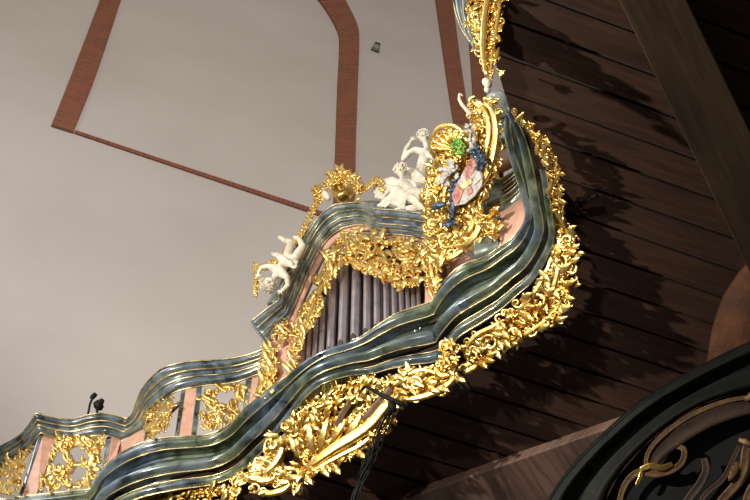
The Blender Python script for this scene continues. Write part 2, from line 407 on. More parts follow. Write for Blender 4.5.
# terracotta arch springer
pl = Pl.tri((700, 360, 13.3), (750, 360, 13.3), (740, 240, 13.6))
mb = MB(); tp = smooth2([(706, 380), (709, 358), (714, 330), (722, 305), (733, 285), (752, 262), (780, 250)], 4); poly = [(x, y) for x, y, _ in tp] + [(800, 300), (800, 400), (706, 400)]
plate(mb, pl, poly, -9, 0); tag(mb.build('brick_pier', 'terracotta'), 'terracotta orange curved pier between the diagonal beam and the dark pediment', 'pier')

# ================================================================== GALLERY CORNICE
Tp = [(-60, 506), (0, 499), (60, 492), (92, 489), (98, 480), (108, 464), (130, 448), (160, 438), (205, 435), (229, 425), (248, 406), (270, 388), (288, 376), (305, 363), (325, 351), (350, 343), (366, 334), (380, 324), (398, 313), (424, 304), (434, 300), (440, 288), (452, 273), (466, 263), (484, 257), (500, 247), (514, 237), (524, 223), (527, 206), (521, 182), (511, 158), (505, 130), (509, 107)]
Bp = [(-50, 560), (10, 550), (60, 545), (85, 540), (98, 530), (112, 512), (140, 499), (175, 491), (215, 485), (238, 475), (255, 460), (272, 443), (290, 420), (306, 399), (324, 385), (350, 377), (372, 375), (390, 370), (410, 366), (430, 364), (441, 361), (449, 350), (462, 336), (480, 325), (502, 310), (518, 296), (534, 282), (547, 262), (556, 238), (553, 210), (548, 175), (538, 142), (516, 109)]
ZT, ZB = 14.0, 13.6
A = cr_interp([atz(x, y, ZT) for x, y in Tp], 6, (3, 20)); B = cr_interp([atz(x, y, ZB + max(0, i - (len(Bp) - 4)) * .11) for i, (x, y) in enumerate(Bp)], 6, (3, 20))
prof = prof_pts([(0, .02, .01, 0), (.03, .22, .01, .05), (.245, .42, .0, -.15), (.46, .68, .035, .055), (.70, .82, -.03, -.07), (.82, .98, .0, .045), (1, 1, 0, 0)], 7)
g = thing('gallery_cornice', 'sweeping blue grey marbled cornice with gold lines along the gallery edge', 'cornice', atz(250, 440, 13.6))
mb = MB(); grid_solid(mb, band(A, B, prof), True); mb.build('moulding', 'marble', g)
for t_, h_ in ((.005, .01), (.235, .02), (.48, .024), (.69, .034), (.81, .004), (.985, .01)):
    rows = band(A, B, [(t_, h_)]); mb = MB(); tube3(mb, [r[0] for r in rows], .0065 if t_ != .48 else .008, 6); mb.build('gilt_line', 'gold_line', g)

# ================================================================== PARAPET
par = thing('parapet', 'openwork gallery parapet with marbled handrail, pink posts and gilded pierced panels', 'parapet', atz(150, 440, 14.0))
R1 = [(-60, 476), (0, 446), (24, 431), (36, 413), (48, 416), (70, 419), (91, 414), (106, 413), (127, 418), (133, 413), (136, 402), (142, 389), (150, 378), (164, 367), (188, 361), (222, 359), (249, 354), (271, 345), (290, 333)]
R2 = [(-55, 496), (0, 467), (24, 452), (41, 433), (52, 437), (72, 440), (93, 436), (108, 436), (122, 441), (134, 435), (145, 427), (148, 414), (157, 405), (174, 393), (195, 387), (232, 383), (254, 376), (273, 368), (292, 356)]
A = cr_interp([atz(x, y, 14.98) for x, y in R1], 5, (3, 8)); B = cr_interp([atz(x, y, 14.84) for x, y in R2], 5, (3, 8))
pr = prof_pts([(0, .03, 0, 0), (.05, .33, .0, .03), (.36, .58, .01, -.03), (.62, .97, .0, .035)], 5)
rail = MB(); grid_solid(rail, band(A, B, pr, .10), True); rail = rail.build('handrail', 'marble', par)
for t_, h_, r_ in ((.02, .008, .007), (.345, .006, .006), (.60, .010, .009), (.99, .006, .009)):
    rows = band(A, B, [(t_, h_)]); mb = MB(); tube3(mb, [r[0] for r in rows], r_, 6); mb.build('gilt_line', 'gold_line', rail)
def upright(name, q, m, th=.06, zt=14.86, zb=13.99, parent=par):
    """post between handrail and cornice, q = top left, top right, bottom right, bottom left"""
    f = [atz(*q[0], zt), atz(*q[1], zt), atz(*q[2], zb), atz(*q[3], zb)]; n = (f[1] - f[0]).cross(f[3] - f[0]).normalized()
    if n.dot(f[0] - CAM) < 0: n = -n
    mb = MB(); prism(mb, f, [p + n * th for p in f]); o = mb.build(name, m, parent, False)
    b = o.modifiers.new('b', 'BEVEL'); b.width = .008; b.segments = 2; return o
for q in ([(43, 435), (57, 438), (37, 494), (22, 497)], [(112, 436), (121, 439), (117, 455), (108, 464)], [(186, 387), (197, 386), (191, 438), (179, 438)], [(252, 377), (259, 375), (255, 400), (248, 408)], [(284, 352), (290, 350), (287, 380), (281, 384)]):
    upright('post', q, 'pink_plaster')
for q in ([(39, 434), (43, 435), (22, 497), (18, 498)], [(57, 438), (60, 438), (41, 494), (37, 495)], [(106, 437), (112, 436), (107, 464), (101, 474)], [(144, 428), (148, 416), (143, 446), (137, 449)], [(181, 390), (186, 387), (179, 438), (174, 439)], [(197, 386), (202, 386), (196, 438), (191, 438)], [(246, 378), (252, 377), (248, 408), (242, 414)], [(259, 375), (264, 372), (259, 398), (255, 402)]):
    upright('stile', q, 'marble', .05)
# sloping pink sill band between the two sweeps
upright('sill_band', [(121, 441), (147, 427), (150, 441), (112, 464)], 'pink_plaster', .04, 14.8, 14.0)
upright('sill_band', [(148, 428), (182, 398), (180, 403), (147, 434)], 'pink_plaster', .03, 14.8, 14.74)
bay = lambda a, b, c: Pl.tri((*a, 14.84), (*b, 14.84), (*c, 14.0))
p0 = bay((-10, 472), (28, 450), (5, 499)); p1 = bay((60, 439), (104, 437), (70, 492)); p2 = bay((150, 413), (174, 393), (160, 438)); p3 = bay((200, 386), (246, 379), (215, 433))
carving(par, 'pierced_panel', p0, 'gold', [(-20, 478), (0, 467), (34, 446), (20, 494), (-20, 500)], None, 11, 4.6, 7, [(8, 478, 4), (-8, 488, 4)], scrolls=[(8, 478, 9, .4, 1.1, 1, 1.7, 2), (22, 466, 6, 3, 1.1, -1, 1.4, 2), (-8, 487, 8, 1, 1.1, 1, 1.5, 2)], strokes=[([(28, 452, 2), (22, 470, 3), (17, 492, 2)], 1.8)])
ring1 = [(80 + 15 * math.cos(a) - 3 * math.sin(a), 456 + 10 * math.sin(a)) for a in [i * .7 for i in range(9)]]
ring2 = [(76 + 13 * math.cos(a), 477 + 11 * math.sin(a)) for a in [i * .7 for i in range(9)]]
carving(par, 'pierced_panel', p1, 'gold', [(57, 441), (106, 439), (100, 468), (92, 488), (40, 493)], None, 12, 4.2, 6.5, [(80, 455, 9.5), (78, 476, 9), (60, 463, 6.5), (52, 480, 3)],
        strokes=[([(a, b, 2.5) for a, b in ring1], 1.9), ([(a, b, 2.5) for a, b in ring2], 1.8), ([(58, 443, 2), (72, 441, 3), (90, 440, 3), (103, 445, 2)], 1.8), ([(101, 446, 2), (98, 462, 3), (92, 480, 2)], 1.8)],
        scrolls=[(66, 449, 6, 1, 1.2, 1, 1.3, 3), (95, 462, 6, 3, 1.2, -1, 1.4, 3), (62, 478, 6, 0, 1.2, -1, 1.3, 3), (86, 485, 5, 4, 1.1, 1, 1.2, 3), (92, 447, 5, 2, 1.1, 1, 1.2, 3)],
        leaves=[(74, 466, -2.4, 14, 3, 2, 3, 3, .6), (88, 468, -.6, 13, 3, 2, 3, 3, -.6), (70, 492, -1.9, 12, 2.6, 2, 2, 2, .4)])
carving(par, 'pierced_panel', p2, 'gold', [(152, 412), (164, 398), (178, 398), (176, 410), (168, 434), (148, 438), (145, 425)], None, 13, 4.0, 6.5, [(163, 417, 4.5)],
        scrolls=[(163, 416, 8, 1, 1.1, 1, 1.6, 2), (154, 428, 6, 3, 1.2, -1, 1.4, 2)], strokes=[([(168, 398, 2), (174, 404, 3), (170, 420, 3), (166, 434, 2)], 1.6)])
carving(par, 'pierced_panel', p3, 'gold', [(203, 398), (212, 391), (232, 387), (247, 388), (246, 400), (240, 410), (243, 418), (228, 427), (210, 431), (200, 428), (205, 412)], None, 14, 4.0, 6.5, [(226, 400, 8.5), (207, 407, 3)],
        strokes=[([(214, 403, 2), (217, 394, 3), (228, 389, 4), (239, 393, 3), (240, 402, 3), (232, 410, 2)], 2.0), ([(203, 400, 2), (213, 410, 3), (225, 414, 3), (240, 416, 2)], 1.8)],
        scrolls=[(214, 421, 8, .5, 1.2, 1, 1.6, 2), (232, 420, 6, 2.5, 1.2, -1, 1.5, 2), (209, 396, 5, 2.5, 1.1, 1, 1.3, 2), (243, 392, 4.5, 3.5, 1.1, -1, 1.2, 2)])

# ================================================================== ORGAN CASE
F = Pl.vert((285, 386, 14.02), (440, 306, 14.02)); FN = F.n
case = thing('organ_case', 'small organ case with marbled gable cornice and pink frame above the gallery cornice', 'organ', F.P(360, 345))
C1 = [(251, 321), (266, 309), (278, 300), (282, 285), (293, 263), (308, 232), (322, 213), (335, 204), (354, 202), (365, 203), (375, 208), (400, 210), (430, 214), (446, 216)]
C2 = [(268, 343), (278, 331), (288, 319), (298, 297), (308, 273), (320, 249), (331, 236), (343, 228), (357, 225), (369, 226), (381, 233), (402, 235), (430, 239), (446, 241)]
Fo = F.off(.24); Fi = F.off(.04)
cor = (2, 7)
A = cr_interp([Fo.P(x, y) for x, y in C1], 5, cor); B = cr_interp([Fi.P(x, y) for x, y in C2], 5, cor)
mb = MB(); pr = prof_pts([(0, .03, 0, 0), (.05, .32, .0, .035), (.35, .58, .01, -.035), (.62, .80, .0, .03), (.84, .98, 0, .02)], 5); grid_solid(mb, band(A, B, pr, .16), True); cn = mb.build('cornice', 'marble', case)
for t_, h_, r_ in ((.02, .008, .007), (.335, .006, .007), (.60, .01, .008), (.82, .003, .006), (.99, .006, .009)):
    rows = band(A, B, [(t_, h_)]); mb = MB(); tube3(mb, [r[0] for r in rows], r_, 6); mb.build('gilt_line', 'gold_line', cn)
# back board, side depth
mb = MB(); bp = [(270, 345), (290, 322), (300, 298), (312, 272), (332, 240), (345, 232), (370, 228), (445, 243), (447, 310), (430, 330), (300, 390), (268, 396)]
prism(mb, [F.P(x, y) - FN * .17 for x, y in bp], [F.P(x, y) - FN * .75 for x, y in bp]); mb.build('case_body', 'dark_board', case, False)
# pink frame: band following the inside of the cornice
I1 = [(268, 343), (278, 331), (288, 319), (298, 297), (308, 273), (320, 249), (331, 236), (343, 228), (357, 225), (369, 226), (381, 233), (402, 235), (430, 239)]
I2 = [(273, 350), (283, 338), (294, 324), (303, 301), (313, 278), (325, 254), (335, 241), (345, 234), (358, 230), (370, 231), (382, 238), (402, 240), (428, 244)]
A = cr_interp([F.P(x, y, 2) for x, y in I1], 4, (2, 7)); B = cr_interp([F.P(x, y, 2) for x, y in I2], 4, (2, 7))
mb = MB(); grid_solid(mb, band(A, B, [(0, 0), (.5, .004), (1, 0)], .05), True); mb.build('frame_moulding', 'pink_plaster', case)
mb = MB(); plate(mb, F, [(268, 344), (282, 330), (296, 318), (300, 322), (301, 376), (290, 388), (264, 402)], -8, 0); pil = mb.build('pilaster', 'pink_plaster', case, False)
mb = MB(); plate(mb, F, [(425, 240), (480, 236), (486, 262), (462, 280), (440, 312), (425, 318)], -8, 0); pil2 = mb.build('pilaster', 'pink_plaster', case, False)
mb = MB(); plate(mb, F, [(440, 236), (446, 236), (448, 296), (442, 300)], -1, 2); mb.build('pilaster_strip', 'marble', pil2, False)
up_flow = lambda x, y: -1.3 + .5 * math.sin(y * .2)
carving(case, 'pilaster_carving', F.off(.03), 'gold', [(263, 348), (280, 346), (279, 366), (277, 394), (258, 398), (264, 372)], None, 21, 4.0, 6.5, flow=up_flow, scrolls=[(270, 352, 6, 1, 1.2, 1, 1.5, 2), (269, 372, 6, 3, 1.2, -1, 1.5, 2), (265, 388, 5, 1, 1.2, 1, 1.4, 2)])
carving(case, 'pilaster_carving', F.off(.04), 'gold', [(274, 318), (290, 320), (291, 334), (284, 346), (272, 342)], None, 22, 4.0, 6, flow=up_flow, scrolls=[(281, 328, 6, 1, 1.2, 1, 1.5, 2)])
carving(case, 'pilaster_carving', F.off(.04), 'gold', [(296, 322), (304, 310), (306, 330), (301, 350), (299, 366), (290, 378), (289, 350)], None, 23, 4.0, 6, flow=up_flow, scrolls=[(299, 330, 5, 1, 1.2, 1, 1.4, 2), (296, 352, 5, 3, 1.2, -1, 1.4, 2), (293, 368, 4, 3, 1.2, 1, 1.2, 2)])
sw = [(303, 350), (302, 314), (322, 276), (342, 235), (356, 231), (372, 237), (384, 239), (424, 244), (424, 284), (405, 291), (390, 285), (378, 279), (365, 273), (352, 267), (343, 265), (335, 277), (327, 300), (314, 328)]
def sw_flow(x, y): return -1.1 if x < 340 else .3
carving(case, 'pipe_shade_carving', F.off(.05), 'gold', sw, None, 24, 4.2, 7.5, [(343, 250, 3.5), (387, 250, 3), (411, 272, 2.6), (400, 262, 2), (310, 335, 2), (322, 292, 2.5)], sw_flow,
        strokes=[([(346, 262, 2), (356, 266, 4), (370, 270, 4), (384, 276, 4), (396, 282, 3), (410, 286, 2)], 2.4), ([(345, 238, 2), (356, 242, 4), (362, 252, 4), (372, 262, 3), (386, 268, 2)], 2.2), ([(304, 345, 2), (309, 325, 4), (318, 302, 4), (328, 280, 4), (338, 264, 2)], 2.2), ([(392, 246, 2), (404, 244, 4), (414, 252, 4), (416, 264, 3), (408, 272, 3)], 2.0)],
        scrolls=[(372, 252, 9, 3.6, 1.25, 1, 2.2, 3), (404, 256, 10, 4.2, 1.3, 1, 2.2, 3), (352, 256, 7, 1.0, 1.2, -1, 1.8, 3), (332, 258, 7, 1.5, 1.2, 1, 1.8, 3), (319, 284, 7, 1.2, 1.2, -1, 1.8, 3), (310, 310, 6.5, .5, 1.2, 1, 1.7, 3), (305, 330, 5, 1.5, 1.2, -1, 1.5, 3), (389, 272, 6, 1.5, 1.2, 1, 1.7, 3), (417, 276, 5.5, 3.5, 1.2, -1, 1.6, 3)],
        leaves=[(380, 262, .2, 16, 4, 3, 4, 3, .7), (360, 240, .1, 15, 3.8, 3, 4, 3, .5), (344, 246, 2.0, 18, 3.6, 3, 3, 3, .4), (326, 274, 2.0, 16, 3.4, 3, 3, 3, -.3)])
carving(case, 'pilaster_carving', F.off(.10), 'gold', [(424, 208), (440, 198), (446, 226), (444, 262), (441, 296), (429, 300), (425, 270), (427, 240)], None, 25, 4.0, 7, flow=up_flow, scrolls=[(433, 222, 7, 1, 1.2, 1, 1.8, 2), (434, 246, 6, 3, 1.2, -1, 1.7, 2), (433, 268, 6, 1, 1.2, 1, 1.6, 2), (435, 287, 5.5, 3, 1.2, -1, 1.5, 2)], strokes=[([(428, 210, 2), (426, 236, 3), (431, 262, 3), (430, 292, 2)], 1.5)])
# pipes
ords = ['first', 'second', 'third', 'fourth', 'fifth', 'sixth', 'seventh', 'eighth', 'ninth', 'tenth', 'eleventh', 'twelfth', 'thirteenth', 'fourteenth', 'fifteenth', 'rightmost']
pipes = [(300, 5.2, 350, 372), (305.5, 5.4, 340, 372), (310.7, 5.6, 330, 368), (316.6, 6, 318, 364), (323, 6.6, 300, 360), (331.8, 9.6, 280, 354), (343.3, 11, 255, 350), (355.6, 11, 258, 346), (367.3, 9.6, 264, 340), (377.4, 8.2, 270, 334), (386.8, 7.4, 274, 328), (395.2, 6.8, 278, 322), (402.5, 6.2, 282, 318), (408.9, 5.6, 282, 314), (414.6, 5.2, 282, 312), (420, 5, 280, 310)]
Fp = F.off(-.07)
for i, (x, wd, yt, yb) in enumerate(pipes):
    ym = 325; c = Fp.P(x, ym); zt = Fp.P(x, yt).z + .25 * 0; zb = 13.93; r = wd * .5 * .92 * (c - CAM).length / FPX
    base = Vector((c.x, c.y, zb)); nm = ords[i]
    lab = 'slim grey metal organ pipe, %s from the left in the gable front' % nm if 0 < i < 15 else ('slim grey metal organ pipe at the far left end of the gable front' if i == 0 else 'slim grey metal organ pipe at the far right end of the gable front')
    if i in (6, 7): lab = ('tall thick grey organ pipe under the gable peak, left of the central two' if i == 6 else 'tall thick grey organ pipe under the gable peak, right of the central two')
    p = thing('organ_pipe', lab, 'organ pipe', base, 'organ pipes standing in the gable front')
    def lathe(name, prof_, m):
        mb = MB(); G = [[base + Vector((rr * math.cos(q * math.pi / 8), rr * math.sin(q * math.pi / 8), z)) for q in range(16)] for z, rr in prof_]; grid_solid(mb, G, True); return mb.build(name, m, p)
    L = zt - zb; m0 = min(.34, L * .35)
    lathe('pipe_foot', [(0, r * .35), (m0 * .5, r * .6), (m0, r)], 'pipe_metal')
    lathe('pipe_body', [(m0 + .001, r), (m0 + .03, r * .99), (L * .8, r * .99), (L - .01, r), (L, r * .9)], 'pipe_metal')
    mb = MB(); ctr = base + Vector((0, 0, m0 + .03)); tn = FN.cross(Vector((0, 0, 1))).normalized()
    arch = [(-1, -.5), (1, -.5), (1, .6), (.5, 1.3), (0, 1.7), (-.5, 1.3), (-1, .6)]
    prism(mb, [ctr + FN * (r * 1.03) + tn * (a * r * .55) + Vector((0, 0, b * r)) for a, b in arch], [ctr + FN * (r * .75) + tn * (a * r * .6) + Vector((0, 0, b * r)) for a, b in arch]); mb.build('pipe_mouth', 'dark_board', p, False)

# ================================================================== FRINGES UNDER THE CORNICE
FA = Pl.tri((250, 465, 13.6), (450, 362, 13.6), (350, 462, 13.28), .14)
fa_poly = [(240, 486), (248, 470), (262, 455), (278, 434), (296, 412), (306, 399), (324, 387), (350, 380), (372, 379), (405, 370), (440, 365), (452, 368), (458, 378), (446, 390), (425, 399), (404, 402), (397, 418), (380, 440), (372, 448), (358, 452), (349, 461), (330, 468), (314, 478), (298, 489), (284, 488), (262, 493), (248, 492)]
fa_base = [(250, 480), (262, 462), (280, 438), (300, 412), (325, 390), (350, 382), (380, 380), (405, 373), (440, 368), (450, 374), (442, 386), (425, 393), (402, 398), (390, 418), (374, 438), (350, 452), (320, 467), (303, 474), (300, 465), (300, 455), (294, 449), (284, 452), (283, 462), (290, 470), (285, 481), (262, 486)]
fr = thing('carved_fringe', 'large gilded acanthus carving hanging under the gallery cornice below the pipes', 'carving', FA.P(340, 440), 'gilded carvings under the gallery cornice')
def fa_flow(x, y): return math.atan2(y - 470, x - 300)
carving(fr, 'foliage', FA, 'gold', fa_poly, fa_base, 31, 6.0, 10, [(291, 458, 11), (346, 415, 6), (380, 406, 6), (330, 440, 6), (352, 438, 6)], fa_flow,
        strokes=[([(306, 470, 3), (322, 460, 6), (340, 448, 7), (360, 436, 7), (376, 424, 8), (390, 404, 6), (396, 392, 3)], 5.6), ([(262, 486, 2), (268, 474, 5), (278, 464, 6), (284, 450, 5), (280, 440, 4)], 3.4), ([(300, 478, 3), (318, 470, 5), (340, 458, 6), (362, 446, 5), (376, 434, 4)], 2.6), ([(302, 418, 3), (304, 402, 5), (318, 391, 6), (338, 386, 6), (354, 391, 5), (357, 400, 3)], 3.0), ([(399, 400, 3), (418, 399, 5), (438, 393, 6), (452, 383, 5), (457, 371, 3)], 3.4), ([(392, 388, 3), (408, 376, 5), (426, 371, 6), (440, 376, 5), (444, 384, 4)], 2.4), ([(256, 492, 2), (270, 494, 4), (286, 490, 4), (294, 480, 4)], 3.2)],
        scrolls=[(262, 474, 9, 2, 1.2, -1, 2.2, 4), (320, 402, 10, 3.5, 1.3, 1, 2.4, 4), (418, 385, 9, 2.4, 1.3, 1, 2.2, 4), (274, 446, 8, 2.2, 1.2, 1, 2.0, 4), (296, 424, 8, 3, 1.2, -1, 2.0, 4), (342, 395, 7, 0, 1.2, 1, 1.8, 4), (381, 384, 7, 4, 1.2, -1, 1.8, 4), (388, 430, 6, 2, 1.2, 1, 1.6, 4), (352, 452, 6, 1, 1.2, 1, 1.6, 3), (326, 464, 7, 1, 1.2, -1, 1.8, 3)],
        leaves=[(316, 458, -1.75, 34, 5, 2, 6, 4, .2), (322, 456, -1.35, 38, 5, 2, 6, 4, .1), (330, 450, -1.0, 34, 5, 2, 6, 4, .1), (344, 444, -.8, 36, 5, 2, 6, 4, -.2), (358, 436, -.75, 34, 4.6, 2, 6, 4, .2), (306, 462, -2.2, 28, 4.6, 2, 5, 4, .3), (372, 428, -1.0, 24, 4, 2, 4, 3, .5), (300, 440, -1.9, 22, 4, 2, 4, 3, .4), (284, 480, -.3, 20, 4, 3, 4, 3, .5), (332, 466, .4, 16, 4, 3, 4, 3, .5), (356, 452, .3, 15, 4, 3, 4, 3, .4), (404, 380, .1, 26, 4.2, 3, 4, 4, .5)],
        flowers=[(384, 383, 5, 4)])
carving(fr, 'upper_foliage', FA.off(.03), 'gold', [(292, 424), (304, 402), (324, 385), (352, 377), (380, 374), (380, 384), (354, 390), (332, 396), (312, 412), (300, 430)], None, 38, 5, 8, (), lambda x, y: math.atan2(392 - y, x - 300) , scrolls=[(312, 404, 7, 2, 1.2, 1, 1.9, 3), (334, 388, 7, 2, 1.2, -1, 1.9, 3), (360, 381, 6, 2, 1.2, 1, 1.7, 3)])
for a, b in (((338, 426), (353, 404)), ((366, 421), (394, 390))):
    mb = MB(); p_tube(mb, FA, [(a[0], a[1], 5), ((a[0] + b[0]) / 2, (a[1] + b[1]) / 2, 8), (b[0], b[1], 8)], 3.0, 4, .8); mb.build('strut', 'strut_wood', fr, False)['label'] = 'plain brown wooden strut'
fl = thing('carved_rosette', 'round gilded rosette where the two cornice sweeps meet', 'carving', FA.P(449, 352), 'gilded carvings under the gallery cornice')
pr_ = Pl.tri((440, 355, 13.62), (460, 340, 13.62), (452, 362, 13.5), .10)
carving(fl, 'foliage', pr_, 'gold', [(440, 362), (441, 350), (446, 341), (458, 342), (462, 352), (456, 362), (448, 372)], None, 33, 4.5, 6, flowers=[(452, 346, 7.5, 3, 6), (446, 360, 5.5, 3, 5), (457, 361, 4.5, 2, 5)], scrolls=[(448, 347, 7, 1, 1.2, 1, 1.8, 4)])
FB = Pl.tri((477, 327, 13.6), (554, 248, 13.6), (556, 320, 13.30))
fb_poly = [(464, 360), (466, 345), (476, 332), (494, 320), (508, 312), (522, 298), (536, 286), (548, 266), (557, 240), (567, 226), (578, 234), (578, 260), (576, 284), (570, 304), (562, 324), (546, 322), (532, 333), (520, 344), (504, 350), (492, 358), (480, 369), (468, 368)]
fr = thing('carved_fringe', 'gilded scrollwork carving curving under the right hand bulge of the gallery', 'carving', FB.P(540, 310), 'gilded carvings under the gallery cornice')
def fb_flow(x, y): return math.atan2(340 - y, x - 470) * -1 + 0.3
carving(fr, 'foliage', FB, 'gold', fb_poly, [(470, 356), (480, 338), (508, 318), (530, 298), (550, 270), (562, 240), (570, 246), (568, 280), (558, 304), (548, 306), (540, 298), (534, 306), (538, 316), (520, 330), (510, 332), (506, 340), (498, 343), (492, 338), (486, 342), (488, 350), (478, 360)], 34, 5.6, 9.5, [(492, 344, 4.5), (516, 336, 4), (541, 300, 4.5), (538, 318, 4), (563, 262, 3)], fb_flow,
        strokes=[([(472, 366, 2), (468, 352, 5), (478, 336, 6), (496, 326, 5), (510, 318, 3)], 2.6), ([(512, 316, 2), (528, 304, 5), (540, 288, 6), (549, 270, 5), (553, 256, 3)], 2.4), ([(506, 350, 3), (522, 338, 5), (540, 326, 5), (556, 312, 4), (566, 292, 4)], 2.6), ([(556, 254, 3), (560, 268, 5), (556, 286, 5), (548, 298, 4)], 2.8)],
        scrolls=[(492, 343, 10, 2.5, 1.3, 1, 2.3, 4), (516, 335, 9, .8, 1.25, -1, 2.1, 4), (541, 302, 10, 2.2, 1.25, 1, 2.2, 4), (538, 320, 7, 0, 1.2, 1, 1.8, 4), (563, 262, 8, 3.4, 1.2, 1, 2.0, 4), (570, 240, 7, 1, 1.1, 1, 2.0, 4), (564, 296, 7, .5, 1.2, -1, 1.8, 4), (476, 356, 7, 1, 1.2, 1, 1.9, 4), (556, 316, 6, 1.2, 1.2, -1, 1.6, 4)],
        leaves=[(520, 312, .2, 22, 4.2, 3, 5, 4, .5), (498, 328, .4, 20, 4, 3, 4, 4, .4), (550, 286, .6, 20, 4, 3, 4, 3, .3), (560, 276, -1.0, 20, 4, 3, 4, 3, .5), (566, 252, .2, 14, 3.6, 3, 4, 3, -.5), (484, 360, -.3, 18, 3.6, 3, 4, 3, -.4), (536, 330, -.2, 18, 3.6, 3, 3, 3, -.3)], flowers=[(575, 236, 5, 4)])
FC = Pl.tri((520, 117, 13.62), (556, 205, 13.62), (570, 150, 13.40))
fr = thing('carved_fringe', 'narrow strip of gilded leaves up the far right edge of the gallery', 'carving', FC.P(552, 170), 'gilded carvings under the gallery cornice')
carving(fr, 'foliage', FC, 'gold', [(511, 104), (520, 110), (534, 126), (548, 134), (556, 152), (560, 176), (564, 200), (570, 226), (556, 234), (554, 205), (549, 176), (541, 148), (524, 122)], None, 35, 3.8, 6.5, (), lambda x, y: 1.2,
        scrolls=[(540, 136, 6, 2, 1.2, 1, 1.6, 3), (549, 153, 6, 0, 1.2, -1, 1.6, 3), (556, 190, 6, 1, 1.2, 1, 1.6, 3), (557, 206, 7, 2, 1.2, -1, 1.8, 3)], leaves=[(546, 136, .5, 12, 2.4, 2, 4, 2, .4), (558, 172, -.3, 11, 2.2, 2, 3, 2, .5), (530, 124, -.6, 9, 2, 2, 3, 2, .5), (560, 212, .8, 16, 3, 2, 4, 3, .3)])
FD = Pl.tri((100, 535, 13.6), (230, 482, 13.6), (180, 515, 13.45))
fr = thing('carved_fringe', 'thin row of gilded leaves under the cornice at the bottom left', 'carving', FD.P(190, 496), 'gilded carvings under the gallery cornice')
carving(fr, 'foliage', FD, 'gold', [(110, 520), (140, 502), (176, 494), (216, 489), (238, 480), (244, 492), (230, 508), (120, 540)], None, 36, 5, 8, (), lambda x, y: -.1,
        strokes=[([(120, 512, 2), (150, 499, 4), (185, 493, 4), (228, 488, 3)], 2.0)], scrolls=[(240, 484, 7, 1, 1.2, 1, 1.9, 4)], flowers=[(243, 478, 5.5, 4)])

# ================================================================== PEDESTAL BEHIND THE CARTOUCHE (inside the right bulge)
ped = thing('pedestal', 'pink and marbled pedestal standing inside the right hand bend of the gallery', 'pedestal', atz(505, 235, 14.0))
def loft(name, P1, z1, P2, z2, m, prof_=None, back=.05, sub=5, parent=ped, lines=()):
    A = cr_interp([atz(x, y, z1) for x, y in P1], sub); B = cr_interp([atz(x, y, z2) for x, y in P2], sub)
    mb = MB(); grid_solid(mb, band(A, B, prof_ or [(0, 0), (.5, .003), (1, 0)], back), True); o = mb.build(name, m, parent)
    for t_, h_ in lines:
        rows = band(A, B, [(t_, h_)]); mb = MB(); tube3(mb, [r[0] for r in rows], .007, 6); mb.build('gilt_line', 'gold_line', o)
    return o
mp_ = prof_pts([(0, .03, 0, 0), (.06, .36, 0, .03), (.4, .6, .008, -.025), (.64, .97, 0, .03)], 5)
loft('die_panel', [(499, 213), (506, 209), (514, 203), (521, 197), (526, 190)], 14.45, [(498, 251), (506, 246), (515, 239), (523, 230), (532, 206)], 13.98, 'pink_plaster')
loft('base_moulding', [(486, 203), (496, 200), (510, 192), (520, 182), (524, 176)], 14.66, [(490, 218), (500, 214), (512, 207), (521, 199), (527, 190)], 14.50, 'marble', mp_, .06, lines=((0, .004), (.38, .004), (.62, .006), (.99, .004)))
loft('middle_moulding', [(492, 183), (500, 180), (512, 172), (518, 166)], 14.92, [(494, 197), (503, 193), (514, 185), (521, 177)], 14.76, 'marble', mp_, .06, lines=((0, .004), (.38, .004), (.99, .004)))
loft('die_panel', [(488, 150), (500, 147), (510, 142), (516, 138)], 15.3, [(490, 172), (500, 169), (510, 164), (518, 160)], 14.95, 'pink_plaster')
loft('crown_moulding', [(484, 112), (494, 107), (504, 104), (511, 104)], 15.75, [(488, 152), (500, 149), (508, 144), (514, 138)], 15.25, 'marble', mp_, .06, lines=((0, .004), (.38, .004), (.62, .006), (.99, .004)))
loft('shaft', [(474, 150), (488, 149), (502, 146)], 15.3, [(472, 262), (486, 257), (502, 249)], 13.98, 'marble', [(0, -.04), (.5, -.04), (1, -.04)], .05)
loft('die_side', [(474, 222), (482, 220), (490, 218), (500, 214)], 14.42, [(474, 262), (482, 259), (490, 256), (500, 250)], 13.98, 'marble')
KP = Pl.tri((478, 235, 14.2), (500, 230, 14.2), (488, 255, 14.0), .06)
carving(ped, 'pedestal_carving', KP, 'gold', [(480, 218), (500, 214), (501, 230), (496, 240), (482, 240)], None, 71, 4.2, 7, scrolls=[(491, 228, 7, 1, 1.2, 1, 1.8, 2)])
# marbled cap
cp = atz(497, 101, 15.6); mb = MB(); G = []
for z, r in ((-.12, .11), (-.10, .135), (-.05, .13), (-.02, .10), (.03, .105), (.08, .08), (.13, .03), (.16, .012)): G.append([cp + Vector((r * math.cos(q * math.pi / 10), r * math.sin(q * math.pi / 10), z)) for q in range(20)])
grid_solid(mb, G, True); mb.build('cap', 'pale_marble', ped)

